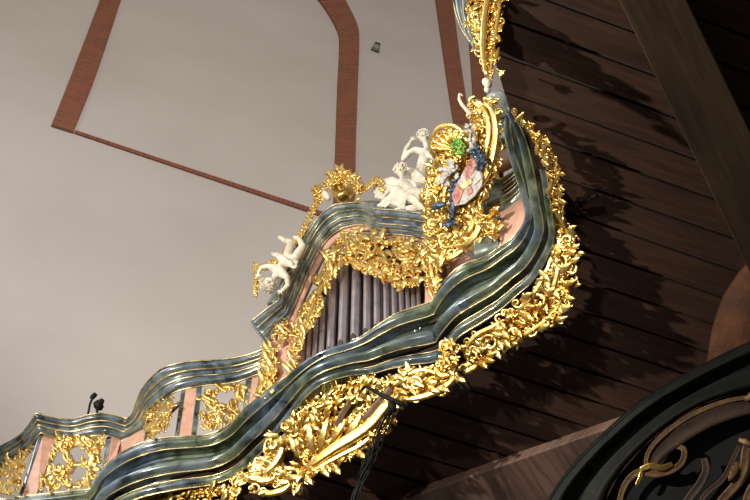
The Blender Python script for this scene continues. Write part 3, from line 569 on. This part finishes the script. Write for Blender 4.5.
# ================================================================== CARTOUCHE
cc = atz(468, 185, 14.75)
K = Pl(cc, (-.62, -.45, -.64), .12)
ct = thing('cartouche', 'gilded rococo cartouche with a coloured coat of arms beside the organ pipes', 'cartouche', K.P(468, 185))
car_poly = [(426, 168), (436, 156), (446, 168), (452, 160), (462, 150), (470, 120), (468, 104), (484, 96), (496, 100), (503, 112), (503, 140), (502, 168), (494, 190), (484, 204), (492, 222), (486, 236), (478, 240), (470, 252), (458, 258), (446, 262), (432, 252), (428, 230), (425, 200)]
body = [(430, 172), (445, 172), (462, 150), (474, 125), (474, 108), (490, 104), (498, 118), (498, 160), (488, 190), (478, 204), (480, 222), (468, 238), (450, 250), (434, 244), (431, 220), (429, 195)]
carving(ct, 'carved_ground', K, 'gold', car_poly, body, 41, 5, 8, [(469, 180, 11), (440, 207, 4)], lambda x, y: -1.2,
        scrolls=[(438, 180, 9, 1, 1.2, 1, 2.3, 3), (436, 226, 9, 2, 1.3, -1, 2.3, 3), (448, 240, 9, 0, 1.3, 1, 2.3, 3), (480, 116, 9, 2, 1.2, -1, 2.4, 3), (487, 140, 7, 1, 1.2, 1, 1.9, 3), (472, 134, 7, 2, 1.2, 1, 1.9, 3), (480, 222, 7, 1, 1.2, -1, 1.9, 3), (432, 200, 7, 1, 1.2, -1, 1.8, 3), (455, 222, 7, 3, 1.2, 1, 1.9, 3)],
        strokes=[([(486, 103, 4), (496, 112, 7), (500, 130, 8), (499, 150, 9), (494, 170, 9), (485, 186, 8), (474, 197, 7), (460, 206, 5)], 3.6), ([(478, 100, 4), (489, 112, 7), (493, 130, 8), (491, 150, 9), (486, 168, 9), (479, 182, 7), (470, 193, 6)], 2.6), ([(456, 246, 3), (468, 246, 6), (478, 238, 7), (483, 226, 6), (480, 214, 5)], 3.4), ([(462, 236, 4), (471, 234, 7), (476, 225, 7), (474, 214, 5)], 2.6), ([(428, 252, 3), (440, 258, 5), (454, 258, 5), (466, 250, 4)], 3.0), ([(452, 168, 4), (450, 184, 6), (447, 200, 6), (450, 216, 5)], 2.0)],
        leaves=[(470, 250, -.2, 22, 4, 3, 4, 3, -.8), (492, 218, -1.0, 16, 3.5, 3, 4, 3, .5), (438, 160, -1.8, 14, 3.4, 3, 4, 3, .5), (430, 246, 1.7, 14, 3.4, 3, 4, 3, .4), (476, 148, -1.4, 18, 3.4, 3, 4, 3, .3), (446, 250, 1.4, 20, 3.6, 3, 4, 3, .5)], flowers=[(485, 128, 5.5, 5), (440, 190, 5, 5), (444, 218, 5, 4)])
# shell niche with green sprig
sh = carving(ct, 'shell_frame', K.off(.06), 'gold', [(438, 150), (444, 136), (456, 128), (466, 132), (468, 146), (462, 160), (450, 166), (440, 160)], [(434, 152), (438, 134), (450, 123), (464, 125), (470, 138), (466, 158), (452, 168), (440, 164)], 42, 4.5, 6, strokes=[([(433, 154, 3), (435, 140, 6), (444, 129, 8), (456, 126, 8), (465, 132, 7), (469, 144, 5), (465, 157, 3)], 2.2)], shells=[(456, 150, -2.0, 18, 2.2, 7, 2)])
mb = MB(); rg = random.Random(7)
for i in range(48): p_leaf(mb, K.off(.14), 460 + rg.uniform(-5, 5), 148 + rg.uniform(-8, 8), rg.uniform(0, 6.3), 4, 1.2, 2, 1.5, 2, rg.uniform(-1, 1), .5)
mb.build('green_sprig', 'green_enamel', sh)['label'] = 'bright green leafy sprig'
# shield
Ks = K.off(.10)
shp = [(456, 206), (454, 196), (459, 182), (467, 168), (475, 156), (479, 166), (484, 176), (483, 186), (476, 196), (466, 204)]
mb = MB(); plate(mb, Ks, shp, 0, 2.5); s0 = mb.build('shield', 'white_enamel', ct, False)
for q, m, nm in (([(467, 168), (475, 156), (479, 166), (472, 178)], 'red_enamel', 'shield_quarter'), ([(454, 196), (459, 184), (466, 190), (460, 204), (456, 204)], 'red_enamel', 'shield_quarter'), ([(472, 178), (480, 168), (484, 178), (476, 186)], 'white_enamel', 'shield_quarter'), ([(465, 172), (467, 170), (474, 184), (471, 187)], 'red_enamel', 'shield_bar'), ([(461, 188), (474, 178), (476, 181), (463, 192)], 'gold', 'shield_bar'), ([(472, 160), (476, 165), (470, 174), (468, 170)], 'white_enamel', 'shield_charge'), ([(468, 190), (473, 187), (475, 192), (470, 196)], 'red_enamel', 'shield_charge')):
    mb = MB(); plate(mb, Ks, q, 2.4, 3.6); mb.build(nm, m, s0, False)
def blob(name, pl_, pts, r, m, parent, seed=3, lv=18):
    mb = MB(); rg = random.Random(seed)
    for i in range(lv):
        x, y = rg.choice(pts); x += rg.uniform(-r, r); y += rg.uniform(-r, r); p_leaf(mb, pl_, x, y, rg.uniform(0, 6.3), r * 1.5, r * .5, rg.uniform(0, 3), 2, 2, rg.uniform(-1, 1), .7)
    sp = smooth2([(x, y, 0) for x, y in pts], 4); n = len(sp)
    p_tube(mb, pl_, sp, [r * (.6 + .4 * math.sin(math.pi * i / (n - 1))) for i in range(n)], 10, .7)
    o = mb.build(name, m, parent); return o
blob('mantling', K.off(.09), [(458, 178), (454, 192), (453, 206), (452, 220)], 4.2, 'blue_enamel', ct)['label'] = 'dark blue mantling'
blob('plume', K.off(.14), [(476, 152), (481, 156), (483, 163)], 4.0, 'blue_enamel', ct)['label'] = 'dark blue plume'
blob('plume', K.off(.12), [(444, 176), (449, 171), (455, 168)], 5.0, 'white_enamel', ct, 5)['label'] = 'white plume'
blob('plume', K.off(.12), [(470, 128), (473, 138), (474, 148)], 3.2, 'white_enamel', ct, 6)['label'] = 'white plume'
mb = MB(); p_tube(mb, K.off(.14), smooth2([(434, 209, 2), (440, 206, 3), (447, 204, 2)], 4), [2, 2.6, 3.2, 3.6, 3.8, 3.6, 3.2, 2.6, 2], 12, .8); mb.build('cabochon', 'blue_enamel', ct)['label'] = 'dark oval stone'
# ivory hook and black support rod
mb = MB(); K2 = K.off(.1); p_tube(mb, K2, smooth2([(463, 96, 0), (460, 94, 0), (460, 99, 1), (463, 105, 1), (467, 110, 0), (471, 115, 0)], 4), [.8] * 4 + [1.3] * 4 + [1.7] * 4 + [2] * 4 + [2.4] * 5, 10, 1.0)
tag(mb.build('curled_finial', 'ivory'), 'small ivory hooked finial rising beside the cartouche top', 'finial')
mb = MB(); tube3(mb, [atz(484, 214, 14.35), atz(493, 226, 14.3), atz(502, 239, 14.25)], .012, 8); tag(mb.build('support_rod', 'black_metal'), 'thin black rod slanting in front of the pink pedestal', 'rod')

# ================================================================== HANGING BRACKET AT THE TOP
H = Pl(atz(484, 60, 13.30), (-.5, -.75, -.42))
hb = thing('hanging_bracket', 'tapering gilded and marbled carving hanging down at the top of the picture', 'carving', H.P(488, 90))
hp = [(440, -150), (560, -150), (514, -50), (506, 0), (503, 30), (498, 52), (495, 72), (492, 84), (487, 80), (482, 66), (476, 50), (470, 36), (466, 14), (470, -10), (460, -60)]  # top widened above the view, shape added to cast a broader shadow
carving(hb, 'foliage', H, 'gold', hp, [(445, -150), (556, -150), (510, -50), (502, 0), (499, 30), (494, 50), (491, 70), (487, 66), (480, 48), (474, 32), (470, 0)], 51, 4.6, 7, [(478, 22, 2.5), (483, 45, 2)], lambda x, y: 1.5,
        strokes=[([(500, -60, 3), (496, -20, 6), (490, 10, 7), (487, 34, 7), (486, 56, 6), (488, 78, 4)], 3.2), ([(507, -60, 3), (503, 0, 5), (499, 30, 5), (494, 60, 4), (492, 80, 3)], 1.8)],
        scrolls=[(477, 20, 8, 1, 1.25, 1, 2.0, 3), (481, 44, 6.5, 1, 1.2, -1, 1.7, 3), (499, 18, 5, 2, 1.2, 1, 1.4, 3), (498, 40, 4, 1, 1.2, -1, 1.2, 3), (474, -12, 8, 1, 1.2, -1, 2, 3), (486, 62, 4, 2, 1.2, 1, 1.3, 3)], leaves=[(476, 28, 1.2, 22, 3.4, 2, 3, 4, -.2), (500, 48, 1.6, 20, 2.4, 2, 3, 4, .2)])
A = cr_interp([H.P(*p, 3) for p in [(450, -60), (453, -20), (455, 4), (459, 20), (465, 34), (472, 44)]], 6); B = cr_interp([H.P(*p, 2) for p in [(470, -60), (471, -20), (470, 4), (470, 18), (473, 32), (476, 46)]], 6)
mb = MB(); grid_solid(mb, band(A, B, prof_pts([(0, .05, 0, 0), (.08, .45, 0, .02), (.5, .95, 0, .025)], 5), .08), True); mm = mb.build('marbled_moulding', 'marble', hb)
for t_ in (.02, .48, .98): rows = band(A, B, [(t_, .006)]); mb = MB(); tube3(mb, [r[0] for r in rows], .007, 6); mb.build('gilt_line', 'gold_line', mm)
mb = MB(); p_ball(mb, H, 488, 84, 2, 4.6, 1.2, 12, 8); p_ball(mb, H, 488, 91, 2, 3, 1.0, 12, 8); mb.build('drop', 'ivory', hb)
hl = MB(); p_leaf(hl, Pl(atz(503, 73, 13.5), (-.3, -.6, -.6)), 499, 76, -.5, 9, 3, 1, 2, 2); p_ball(hl, Pl(atz(503, 73, 13.5), (-.3, -.6, -.6)), 503, 73, 2, 2.2)
p_tube(hl, Pl(atz(503, 73, 13.5), (-.3, -.6, -.6)), [(503, 73, 2), (500, 71, 1), (496, 68, 0)], 1.0)
hl.build('bud', 'gold', hb)

# ================================================================== ON TOP OF THE ORGAN CASE
U = F.off(.12)
urn = thing('urn', 'gilded flower urn on the peak of the organ case', 'urn', U.P(344, 204))
mb = MB(); uc = U.P(343, 190); s_ = .0088
G = []
for z, r in ((-.20, .035), (-.19, .07), (-.16, .065), (-.14, .03), (-.10, .06), (-.04, .115), (.04, .135), (.10, .12), (.14, .08), (.17, .075), (.19, .10), (.20, .09)): G.append([uc + Vector((r * math.cos(q * math.pi / 10) * (1 + .05 * (q % 2)), r * math.sin(q * math.pi / 10) * (1 + .05 * (q % 2)), z)) for q in range(20)])
grid_solid(mb, G, True); mb.build('bowl', 'gold', urn)
for i, (x, y, r) in enumerate([(334, 180, 7), (343, 176, 8), (351, 180, 7), (357, 182, 6.5), (330, 188, 6), (338, 184, 6), (360, 190, 6), (348, 184, 6)]):
    mb = MB(); p_flower(mb, U.off(.12), x, y, r, 3, 6, i); mb.build('flower', 'gold', urn)
mb = MB(); p_leaf(mb, U.off(.13), 333, 182, -2.3, 9, 2.6, 1, 2, 2); p_leaf(mb, U.off(.13), 340, 176, -1.9, 8, 2.4, 1, 2, 2); mb.build('leaf', 'gold', urn)
carving(urn, 'bow', U.off(.06), 'gold', [(356, 180), (364, 178), (364, 196), (356, 202)], None, 62, 4, 6)
def garland(label, pts, r, seed, m='gold'):
    rg = random.Random(seed); mb = MB(); P0 = U.off(.10); sp = smooth2(pts, 8)
    p_tube(mb, P0, sp, r * .7, 8)
    for i, (x, y, h) in enumerate(sp):
        for q in range(2):
            a = i * 2.4 + q * 3.1; p_leaf(mb, P0, x, y, a, r * 1.7, r * .5, h, r * .5, 2, .5, .5)
    o = mb.build('garland', m); return tag(o, label, 'garland', 'gilded garlands on the organ case')
garland('long gilded leaf garland sloping down left of the urn along the case edge', [(324, 196, 2), (318, 206, 2), (311, 220, 2), (304, 234, 2), (296, 246, 2), (286, 256, 2), (276, 264, 2), (266, 270, 2), (259, 271, 2)], 2.6, 1)
garland('short gilded garland end hanging straight down at the far left', [(257, 266, 2), (258, 276, 2), (258, 286, 2), (257, 297, 2)], 2.2, 2)
garland('short looping gilded garland right of the urn', [(358, 192, 2), (364, 192, 2), (370, 188, 2), (376, 183, 2), (381, 184, 2), (384, 192, 2)], 2.4, 3)
fb = thing('gilded_rosette', 'gilded flower cluster at the left side of the urn', 'carving', U.P(320, 194))
carving(fb, 'leaves', U.off(.1), 'gold', [(314, 198), (316, 188), (326, 188), (328, 198), (322, 204)], None, 63, 4, 6, flowers=[(319, 195, 6, 3, 6)])
mb = MB(); p_ball(mb, U.off(.1), 328, 198, 3, 4, 1.2, 12, 8); mb.build('bud', 'ivory', fb)

# figures (continuous skinned bodies)
def body(name, joints, bones, head, m, parent):
    """one continuous skin: tapering limbs and a modelled head fused by a voxel remesh"""
    mb = MB(); K_ = .0088
    def ball(c, r, sx=1, sy=1, sz=1, ax=(RT, -UP, FW)):
        G = []
        for i in range(9):
            a = math.pi * i / 8; rr = max(math.sin(a), .03)
            G.append([c + ax[0] * (rr * math.cos(q * math.pi / 7) * r * sx) + ax[1] * (rr * math.sin(q * math.pi / 7) * r * sy) + ax[2] * (math.cos(a) * r * sz) for q in range(14)])
        grid_solid(mb, G, True)
    for p, r in joints: ball(p, r)
    for i, j in bones:
        (p, r0), (q, r1) = joints[i], joints[j]; pts = [p.lerp(q, k / 4) for k in range(5)]
        tube3(mb, pts, [(r0 + (r1 - r0) * k / 4) * (1.0 + (.05 if 0 < k < 3 else 0)) for k in range(5)], 12)
    pl_, x, y, h, r, ang = head; c_, s_ = math.cos(ang), math.sin(ang)
    o = pl_.P(x, y, h); U_ = (pl_.P(x + c_, y + s_, h) - o).normalized(); N_ = (pl_.n * .45 - FW).normalized(); V_ = U_.cross(N_).normalized(); U_ = N_.cross(V_).normalized() * (1 if U_.dot(N_.cross(V_)) > 0 else -1)
    R_ = r * K_ * 1.18; ax = (V_, U_, N_); at = lambda u, v, n: o + U_ * (u * R_) + V_ * (v * R_) + N_ * (n * R_)
    ball(at(-.1, 0, 0), R_, .86, .98, .95, ax); ball(at(.45, 0, .25), R_, .58, .52, .62, ax); ball(at(.78, 0, .42), R_ * .24)
    for v in (-1, 1): ball(at(.35, .38 * v, .55), R_ * .30); ball(at(.12, .86 * v, -.05), R_ * .24, .5, 1.1, .9, ax); ball(at(-.20, .33 * v, .86), R_, .26, .10, .13, ax); ball(at(.04, .32 * v, .82), R_ * .15)
    tube3(mb, [at(-.08, 0, .90), at(.12, 0, 1.0), at(.30, 0, 1.10)], [R_ * .10, R_ * .13, R_ * .19], 8); ball(at(.52, 0, .88), R_, .26, .075, .12, ax); ball(at(.64, 0, .86), R_, .20, .08, .13, ax)
    ob = mb.build(name, m, parent); q = ob.modifiers.new('fuse', 'REMESH'); q.mode = 'VOXEL'; q.voxel_size = .0042; q.use_smooth_shade = True
    q = ob.modifiers.new('soft', 'SMOOTH'); q.iterations = 1; q.factor = .4
    mh = MB(); rg = random.Random(int(x))
    for i in range(60):
        u, v = rg.uniform(-1.1, .1), rg.uniform(-.95, .95); d2 = u * u + v * v
        if d2 > 1.1 or (u > -.42 and abs(v) < .72): continue
        p = at(u - .05, v, math.sqrt(max(0, 1.02 - d2)) * .9); sc_ = R_ * rg.uniform(.15, .24)
        tube3(mh, [p + (V_ * math.cos(t) + U_ * math.sin(t)) * sc_ * .7 + N_ * sc_ * .25 * t for t in (0, 1.2, 2.4, 3.6, 4.8)], [sc_ * .35, sc_ * .5, sc_ * .5, sc_ * .42, sc_ * .2], 6)
    mh.build('hair', m, parent); return ob
def J(pl_, L): return [(pl_.P(x, y, h), r * .0088) for x, y, h, r in L]
def hand(L, B_, wrist, pl_dir, x, y, h, ang, s=1.0):
    """palm, thumb and four unequal bent fingers appended to a joint list"""
    i0 = len(L); L.append((x + math.cos(ang) * 1.8 * s, y + math.sin(ang) * 1.8 * s, h, 1.7 * s)); B_.append((wrist, i0))
    i1 = len(L); L.append((x + math.cos(ang) * 3.2 * s, y + math.sin(ang) * 3.2 * s, h, 1.6 * s)); B_.append((i0, i1))
    for k, (da, off, ln) in enumerate(((-1.0, -1.4, 2.6), (-.28, -1.3, 3.4), (-.05, -.45, 3.9), (.12, .45, 3.6), (.36, 1.3, 2.8))):
        st = i0 if k == 0 else i1; a = ang + da; bx = L[st][0] - math.sin(ang) * off * s; by = L[st][1] + math.cos(ang) * off * s
        i = len(L); L.append((bx, by, h + .2, .68 * s)); B_.append((st, i))
        L.append((bx + math.cos(a) * ln * .55 * s, by + math.sin(a) * ln * .55 * s, h + .8, .62 * s)); B_.append((i, i + 1))
        a2 = a + .35; L.append((L[i + 1][0] + math.cos(a2) * ln * .45 * s, L[i + 1][1] + math.sin(a2) * ln * .45 * s, h - .1, .5 * s)); B_.append((i + 1, i + 2))
def cherub(name, label, pl_, L, B_, head, loc, hands=(), drape=None, seed=1):
    """L joints (x, y, h, r px); head = (x, y, h, r, chin angle, joint)"""
    t_ = thing(name, label, 'statue', loc)
    L = list(L); B_ = list(B_)
    for w_, x, y, h, a in hands: hand(L, B_, w_, None, x, y, h, a, .9)
    x, y, h, r, ang, jn = head; i = len(L); L.append((x, y, h, r * .5)); B_.append((jn, i))
    body('body', J(pl_, L), B_, (pl_, x, y, h, r, ang), 'ivory', t_)
    if drape:
        mb = MB(); rg = random.Random(seed)
        for path, wd in drape: 
            sp = smooth2(path, 6); n = len(sp)
            for q in range(3): p_tube(mb, pl_, [(x + q * wd * .5 - wd * .5, y + q * .9 + math.sin(i * .9 + q) * .6, h + q * .5) for i, (x, y, h) in enumerate(sp)], [wd * .55 * (.5 + .5 * math.sin(math.pi * i / (n - 1))) for i in range(n)], 10, .7, .2)
        mb.build('drapery', 'ivory', t_)
    return t_
Uc = F.off(.27)
# left putto lying along the gable slope, head down-left
L = [(287, 264, 2, 6.6), (281, 273, 3, 7.0), (276, 280, 3, 3.4),
     (291, 256, 5, 5.2), (295, 248, 7, 4.2), (288, 245, 6, 3.2), (283, 242, 6, 2.4),
     (296, 258, 1, 5.2), (303, 247, 1, 4.0), (300, 240, 1, 3.0), (295, 238, 1, 2.2),
     (272, 270, 5, 3.2), (265, 271, 5, 2.7), (262, 277, 6, 2.0),
     (289, 280, 3, 3.2), (290, 288, 4, 2.7), (285, 293, 4, 2.0)]
Bn = [(0, 1), (1, 2), (0, 3), (3, 4), (4, 5), (5, 6), (0, 7), (7, 8), (8, 9), (9, 10), (1, 11), (11, 12), (12, 13), (1, 14), (14, 15), (15, 16)]
cherub('cherub_statue', 'white carved cherub lying on the left slope of the organ case under the garland', Uc, L, Bn, (271, 287, 3, 8.0, -.7, 2), Uc.P(283, 272), [(13, 262, 277, 6, 1.9), (16, 285, 293, 4, 2.6)], [([(278, 258, 7), (286, 264, 10), (295, 270, 7), (297, 262, 3)], 5)], 4)
# upper putto beside the cartouche, arm bent to its head
Ud = F.off(.02)
L = [(420, 178, 0, 7.0), (423, 164, 1, 6.6), (425, 154, 1, 5.2), (427, 148, 1, 2.8),
     (415, 186, 3, 5.2), (405, 190, 4, 4.2), (397, 196, 3, 3.2), (392, 201, 3, 2.4),
     (426, 190, 2, 5.2), (430, 200, 2, 4.0), (424, 207, 2, 3.0), (418, 209, 3, 2.3),
     (417, 152, 3, 4.0), (411, 156, 4, 3.6), (406, 163, 5, 3.2), (409, 154, 6, 2.8), (414, 146, 6, 2.2),
     (434, 158, 1, 3.0), (438, 166, 1, 2.4), (437, 173, 1, 2.0)]
Bn = [(0, 1), (1, 2), (2, 3), (0, 4), (4, 5), (5, 6), (6, 7), (0, 8), (8, 9), (9, 10), (10, 11), (2, 12), (12, 13), (13, 14), (14, 15), (15, 16), (2, 17), (17, 18), (18, 19)]
cherub('cherub_statue', 'ivory carved cherub sitting up beside the cartouche with one elbow bent', Ud, L, Bn, (424, 138, 2, 7.0, 1.9, 3), Ud.P(420, 178), [(16, 414, 146, 6, -.8), (19, 437, 173, 1, 1.6)], [([(412, 172, 6), (420, 180, 8), (428, 190, 7), (430, 204, 4)], 6), ([(408, 180, 4), (416, 186, 7), (426, 196, 5)], 6)], 5)
# lower reclining figure
Ue = F.off(.16)
L = [(418, 200, 3, 7.6), (410, 192, 4, 7.4), (405, 186, 4, 5.6), (404, 181, 4, 2.8),
     (408, 206, 5, 5.2), (397, 200, 7, 4.6), (388, 206, 4, 3.6), (381, 209, 4, 2.6),
     (424, 208, 3, 5.0), (418, 212, 5, 4.4), (406, 212, 4, 3.2), (398, 213, 4, 2.4),
     (398, 188, 5, 3.2), (391, 190, 5, 2.6), (386, 195, 5, 2.0),
     (412, 184, 3, 3.0), (418, 188, 5, 2.5), (420, 195, 7, 2.0)]
Bn = [(0, 1), (1, 2), (2, 3), (0, 4), (4, 5), (5, 6), (6, 7), (0, 8), (8, 9), (9, 10), (10, 11), (2, 12), (12, 13), (13, 14), (2, 15), (15, 16), (16, 17)]
cherub('cherub_statue', 'white carved reclining cherub with curly hair and drapery right of the urn', Ue, L, Bn, (403, 174, 4, 7.4, 1.8, 3), Ue.P(418, 202), [(14, 386, 195, 5, 2.4), (17, 420, 195, 7, 2.0)], [([(380, 200, 4), (392, 192, 6), (404, 198, 9), (416, 204, 8), (426, 212, 4)], 6), ([(384, 208, 4), (394, 204, 6), (402, 210, 6)], 5), ([(376, 194, 2), (386, 186, 4), (398, 184, 5), (408, 190, 6)], 5), ([(404, 212, 6), (410, 198, 9), (422, 196, 7), (428, 202, 4)], 5)], 6)

# ================================================================== SMALL FITTINGS
mic = thing('microphone_stand', 'small black twin microphone clipped on the parapet handrail', 'microphone', atz(95, 414, 14.98))
def rod(name, pts, r, parent, m='black_metal', seg=8):
    mb = MB(); tube3(mb, pts, r, seg); return mb.build(name, m, parent)
mz = lambda x, y, z: atz(x, y, z)
rod('stem', [mz(88, 414.5, 14.98), mz(90, 404, 15.1), mz(93, 397, 15.2)], .012, mic)
rod('stem', [mz(97, 413, 14.98), mz(97, 408, 15.06), mz(98, 404, 15.12)], .014, mic)
rod('microphone_head', [mz(91, 399, 15.2), mz(93, 396.5, 15.22), mz(95, 395, 15.24), mz(96.5, 396, 15.24)], [.02, .03, .03, .018], mic)
rod('microphone_head', [mz(95.5, 401, 15.12), mz(98, 405, 15.10), mz(100, 408, 15.08), mz(100, 410, 15.06)], [.03, .05, .045, .02], mic)
rod('microphone_head', [mz(103, 399, 15.16), mz(101, 402, 15.14), mz(99, 404, 15.12)], [.02, .035, .03], mic)
ar = thing('lamp_arm', 'black lamp arm reaching out of the gilded carving under the cornice', 'lamp', FA.P(385, 400))
FK = FA.off(.16)
rod('boom', [FK.P(366, 386), FK.P(378, 393), FK.P(392, 400), FK.P(408, 407)], [.012, .018, .024, .022], ar)
rod('post', [FK.P(391, 400), FK.P(391, 408), FK.P(388, 416)], [.026, .03, .02], ar)
rod('clamp', [FK.P(392, 402, 2), FK.P(394, 412, 2)], .035, ar)
cb = thing('cable_bundle', 'tangle of thin black cables hanging from the lamp arm', 'cable', FK.P(388, 416)); rg = random.Random(9)
for k in range(12):
    ox = rg.uniform(-4, 4); pts = []
    for x, y in ((388, 414), (381, 430), (374, 446), (368, 462), (362, 478), (356, 496), (352, 515)): pts.append(FK.P(x + ox + rg.uniform(-3.5, 3.5), y + rg.uniform(-3, 3), rg.uniform(-3, 3)))
    rod('cable', cr_interp(pts, 4), rg.uniform(.004, .009), cb, seg=5)
wl = thing('wall_sensor', 'small grey cone shaped sensor on the plain wall right of the brick arch', 'sensor', W.P(376, 49))
wp = W.P(375, 51); ax = (W.P(377, 43) - wp).normalized() * .08 + WN * .13
mb = MB(); tube3(mb, [wp, wp + ax * .5, wp + ax], [.10, .085, .065], 16); mb.build('housing', 'grey_metal', wl)
mb = MB(); tube3(mb, [wp + ax, wp + ax * 1.18], [.068, .062], 16); mb.build('lens', 'black_metal', wl)
for lab, a, b in (('short black stick on the planks right of the narrow gilded strip', (578, 206), (597, 195)), ('small black stick on the planks beside the gilded bulge, below the other', (570, 283), (581, 287))):
    mb = MB(); tube3(mb, [atz(*a, 13.66), atz(*b, 13.60)], .022, 8); p_ = atz(*a, 13.66); tube3(mb, [p_, p_ + Vector((0, 0, .06))], .03, 8)
    tag(mb.build('black_stick', 'black_metal'), lab, 'bracket')  # plain black stick with a stub up to the planks

# ================================================================== DARK SCROLL PEDIMENT, LOWER RIGHT
ZP = 12.4
D = Pl(atz(680, 440, ZP), (-.15, -.60, -.78))
dp = thing('scroll_pediment', 'dark arched organ pediment with umber scrollwork in the lower right corner', 'pediment', D.P(680, 440))
O1 = [(520, 560), (549, 500), (572, 468), (600, 439), (640, 404), (680, 379), (720, 357), (756, 340), (820, 318)]
O2 = [(590, 560), (606, 500), (618, 476), (642, 448), (672, 423), (704, 404), (736, 393), (764, 386), (820, 370)]
A = cr_interp([D.P(x, y, 4) for x, y in O1], 5); B = cr_interp([D.P(x, y, 0) for x, y in O2], 5)
mb = MB(); grid_solid(mb, band(A, B, prof_pts([(0, .04, 0, 0), (.05, .3, 0, .05), (.34, .7, -.01, -.04), (.74, 1, 0, .035)], 6), .25), True); mb.build('arch_moulding', 'dark_case', dp)
mb = MB(); bk = [(600, 560)] + O2[1:] + [(820, 560)]; plate(mb, D.off(-.12), bk, -6, 0); mb.build('back_board', 'blue_black', dp, False)
def rib(path, r, m='shadow_umber', k=.5, nm='scroll_band', label=None):
    sp = smooth2(path, 6); n = len(sp); mb = MB(); p_tube(mb, D, sp, [r * (.5 + .5 * math.sin(math.pi * (.15 + .7 * i / (n - 1)))) for i in range(n)], 12, k, .4); o = mb.build(nm, m, dp)
    if label: o['label'] = label
    return o
rib([(800, 402, 2), (760, 404, 2), (730, 410, 3), (700, 422, 3), (672, 440, 3), (655, 455, 3), (650, 466, 3)], 10)
rib([(790, 396, 4), (744, 398, 5), (712, 406, 5), (680, 422, 5), (654, 444, 5), (646, 462, 5), (652, 474, 4)], 2.5, 'shaded_gold')
rib([(676, 446, 4), (684, 450, 5), (682, 462, 5), (672, 470, 5), (656, 474, 5), (640, 472, 4), (630, 478, 4), (622, 492, 3), (618, 515, 2)], 3.6, 'shaded_gold')
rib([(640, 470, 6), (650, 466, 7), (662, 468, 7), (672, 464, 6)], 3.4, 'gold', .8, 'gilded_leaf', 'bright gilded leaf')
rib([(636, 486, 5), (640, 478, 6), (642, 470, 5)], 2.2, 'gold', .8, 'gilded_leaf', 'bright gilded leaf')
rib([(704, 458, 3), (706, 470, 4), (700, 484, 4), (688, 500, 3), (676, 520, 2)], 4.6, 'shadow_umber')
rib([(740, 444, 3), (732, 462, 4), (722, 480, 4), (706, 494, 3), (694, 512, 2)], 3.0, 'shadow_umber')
rib([(770, 440, 3), (748, 446, 4), (744, 466, 5), (736, 484, 5), (722, 500, 4), (712, 516, 3)], 5, 'shaded_gold')
rib([(776, 470, 3), (758, 480, 4), (748, 494, 5), (744, 510, 4)], 4, 'shaded_gold')
for lf in ((744, 400, -.5, 16, 4, 4, 4, 3, .4), (738, 440, .2, 16, 3.6, 5, 4, 3, .4), (738, 462, 1.9, 22, 4, 4, 4, 4, .3)): mb = MB(); p_leaf(mb, D, *lf); mb.build('leaf', 'shaded_gold', dp)
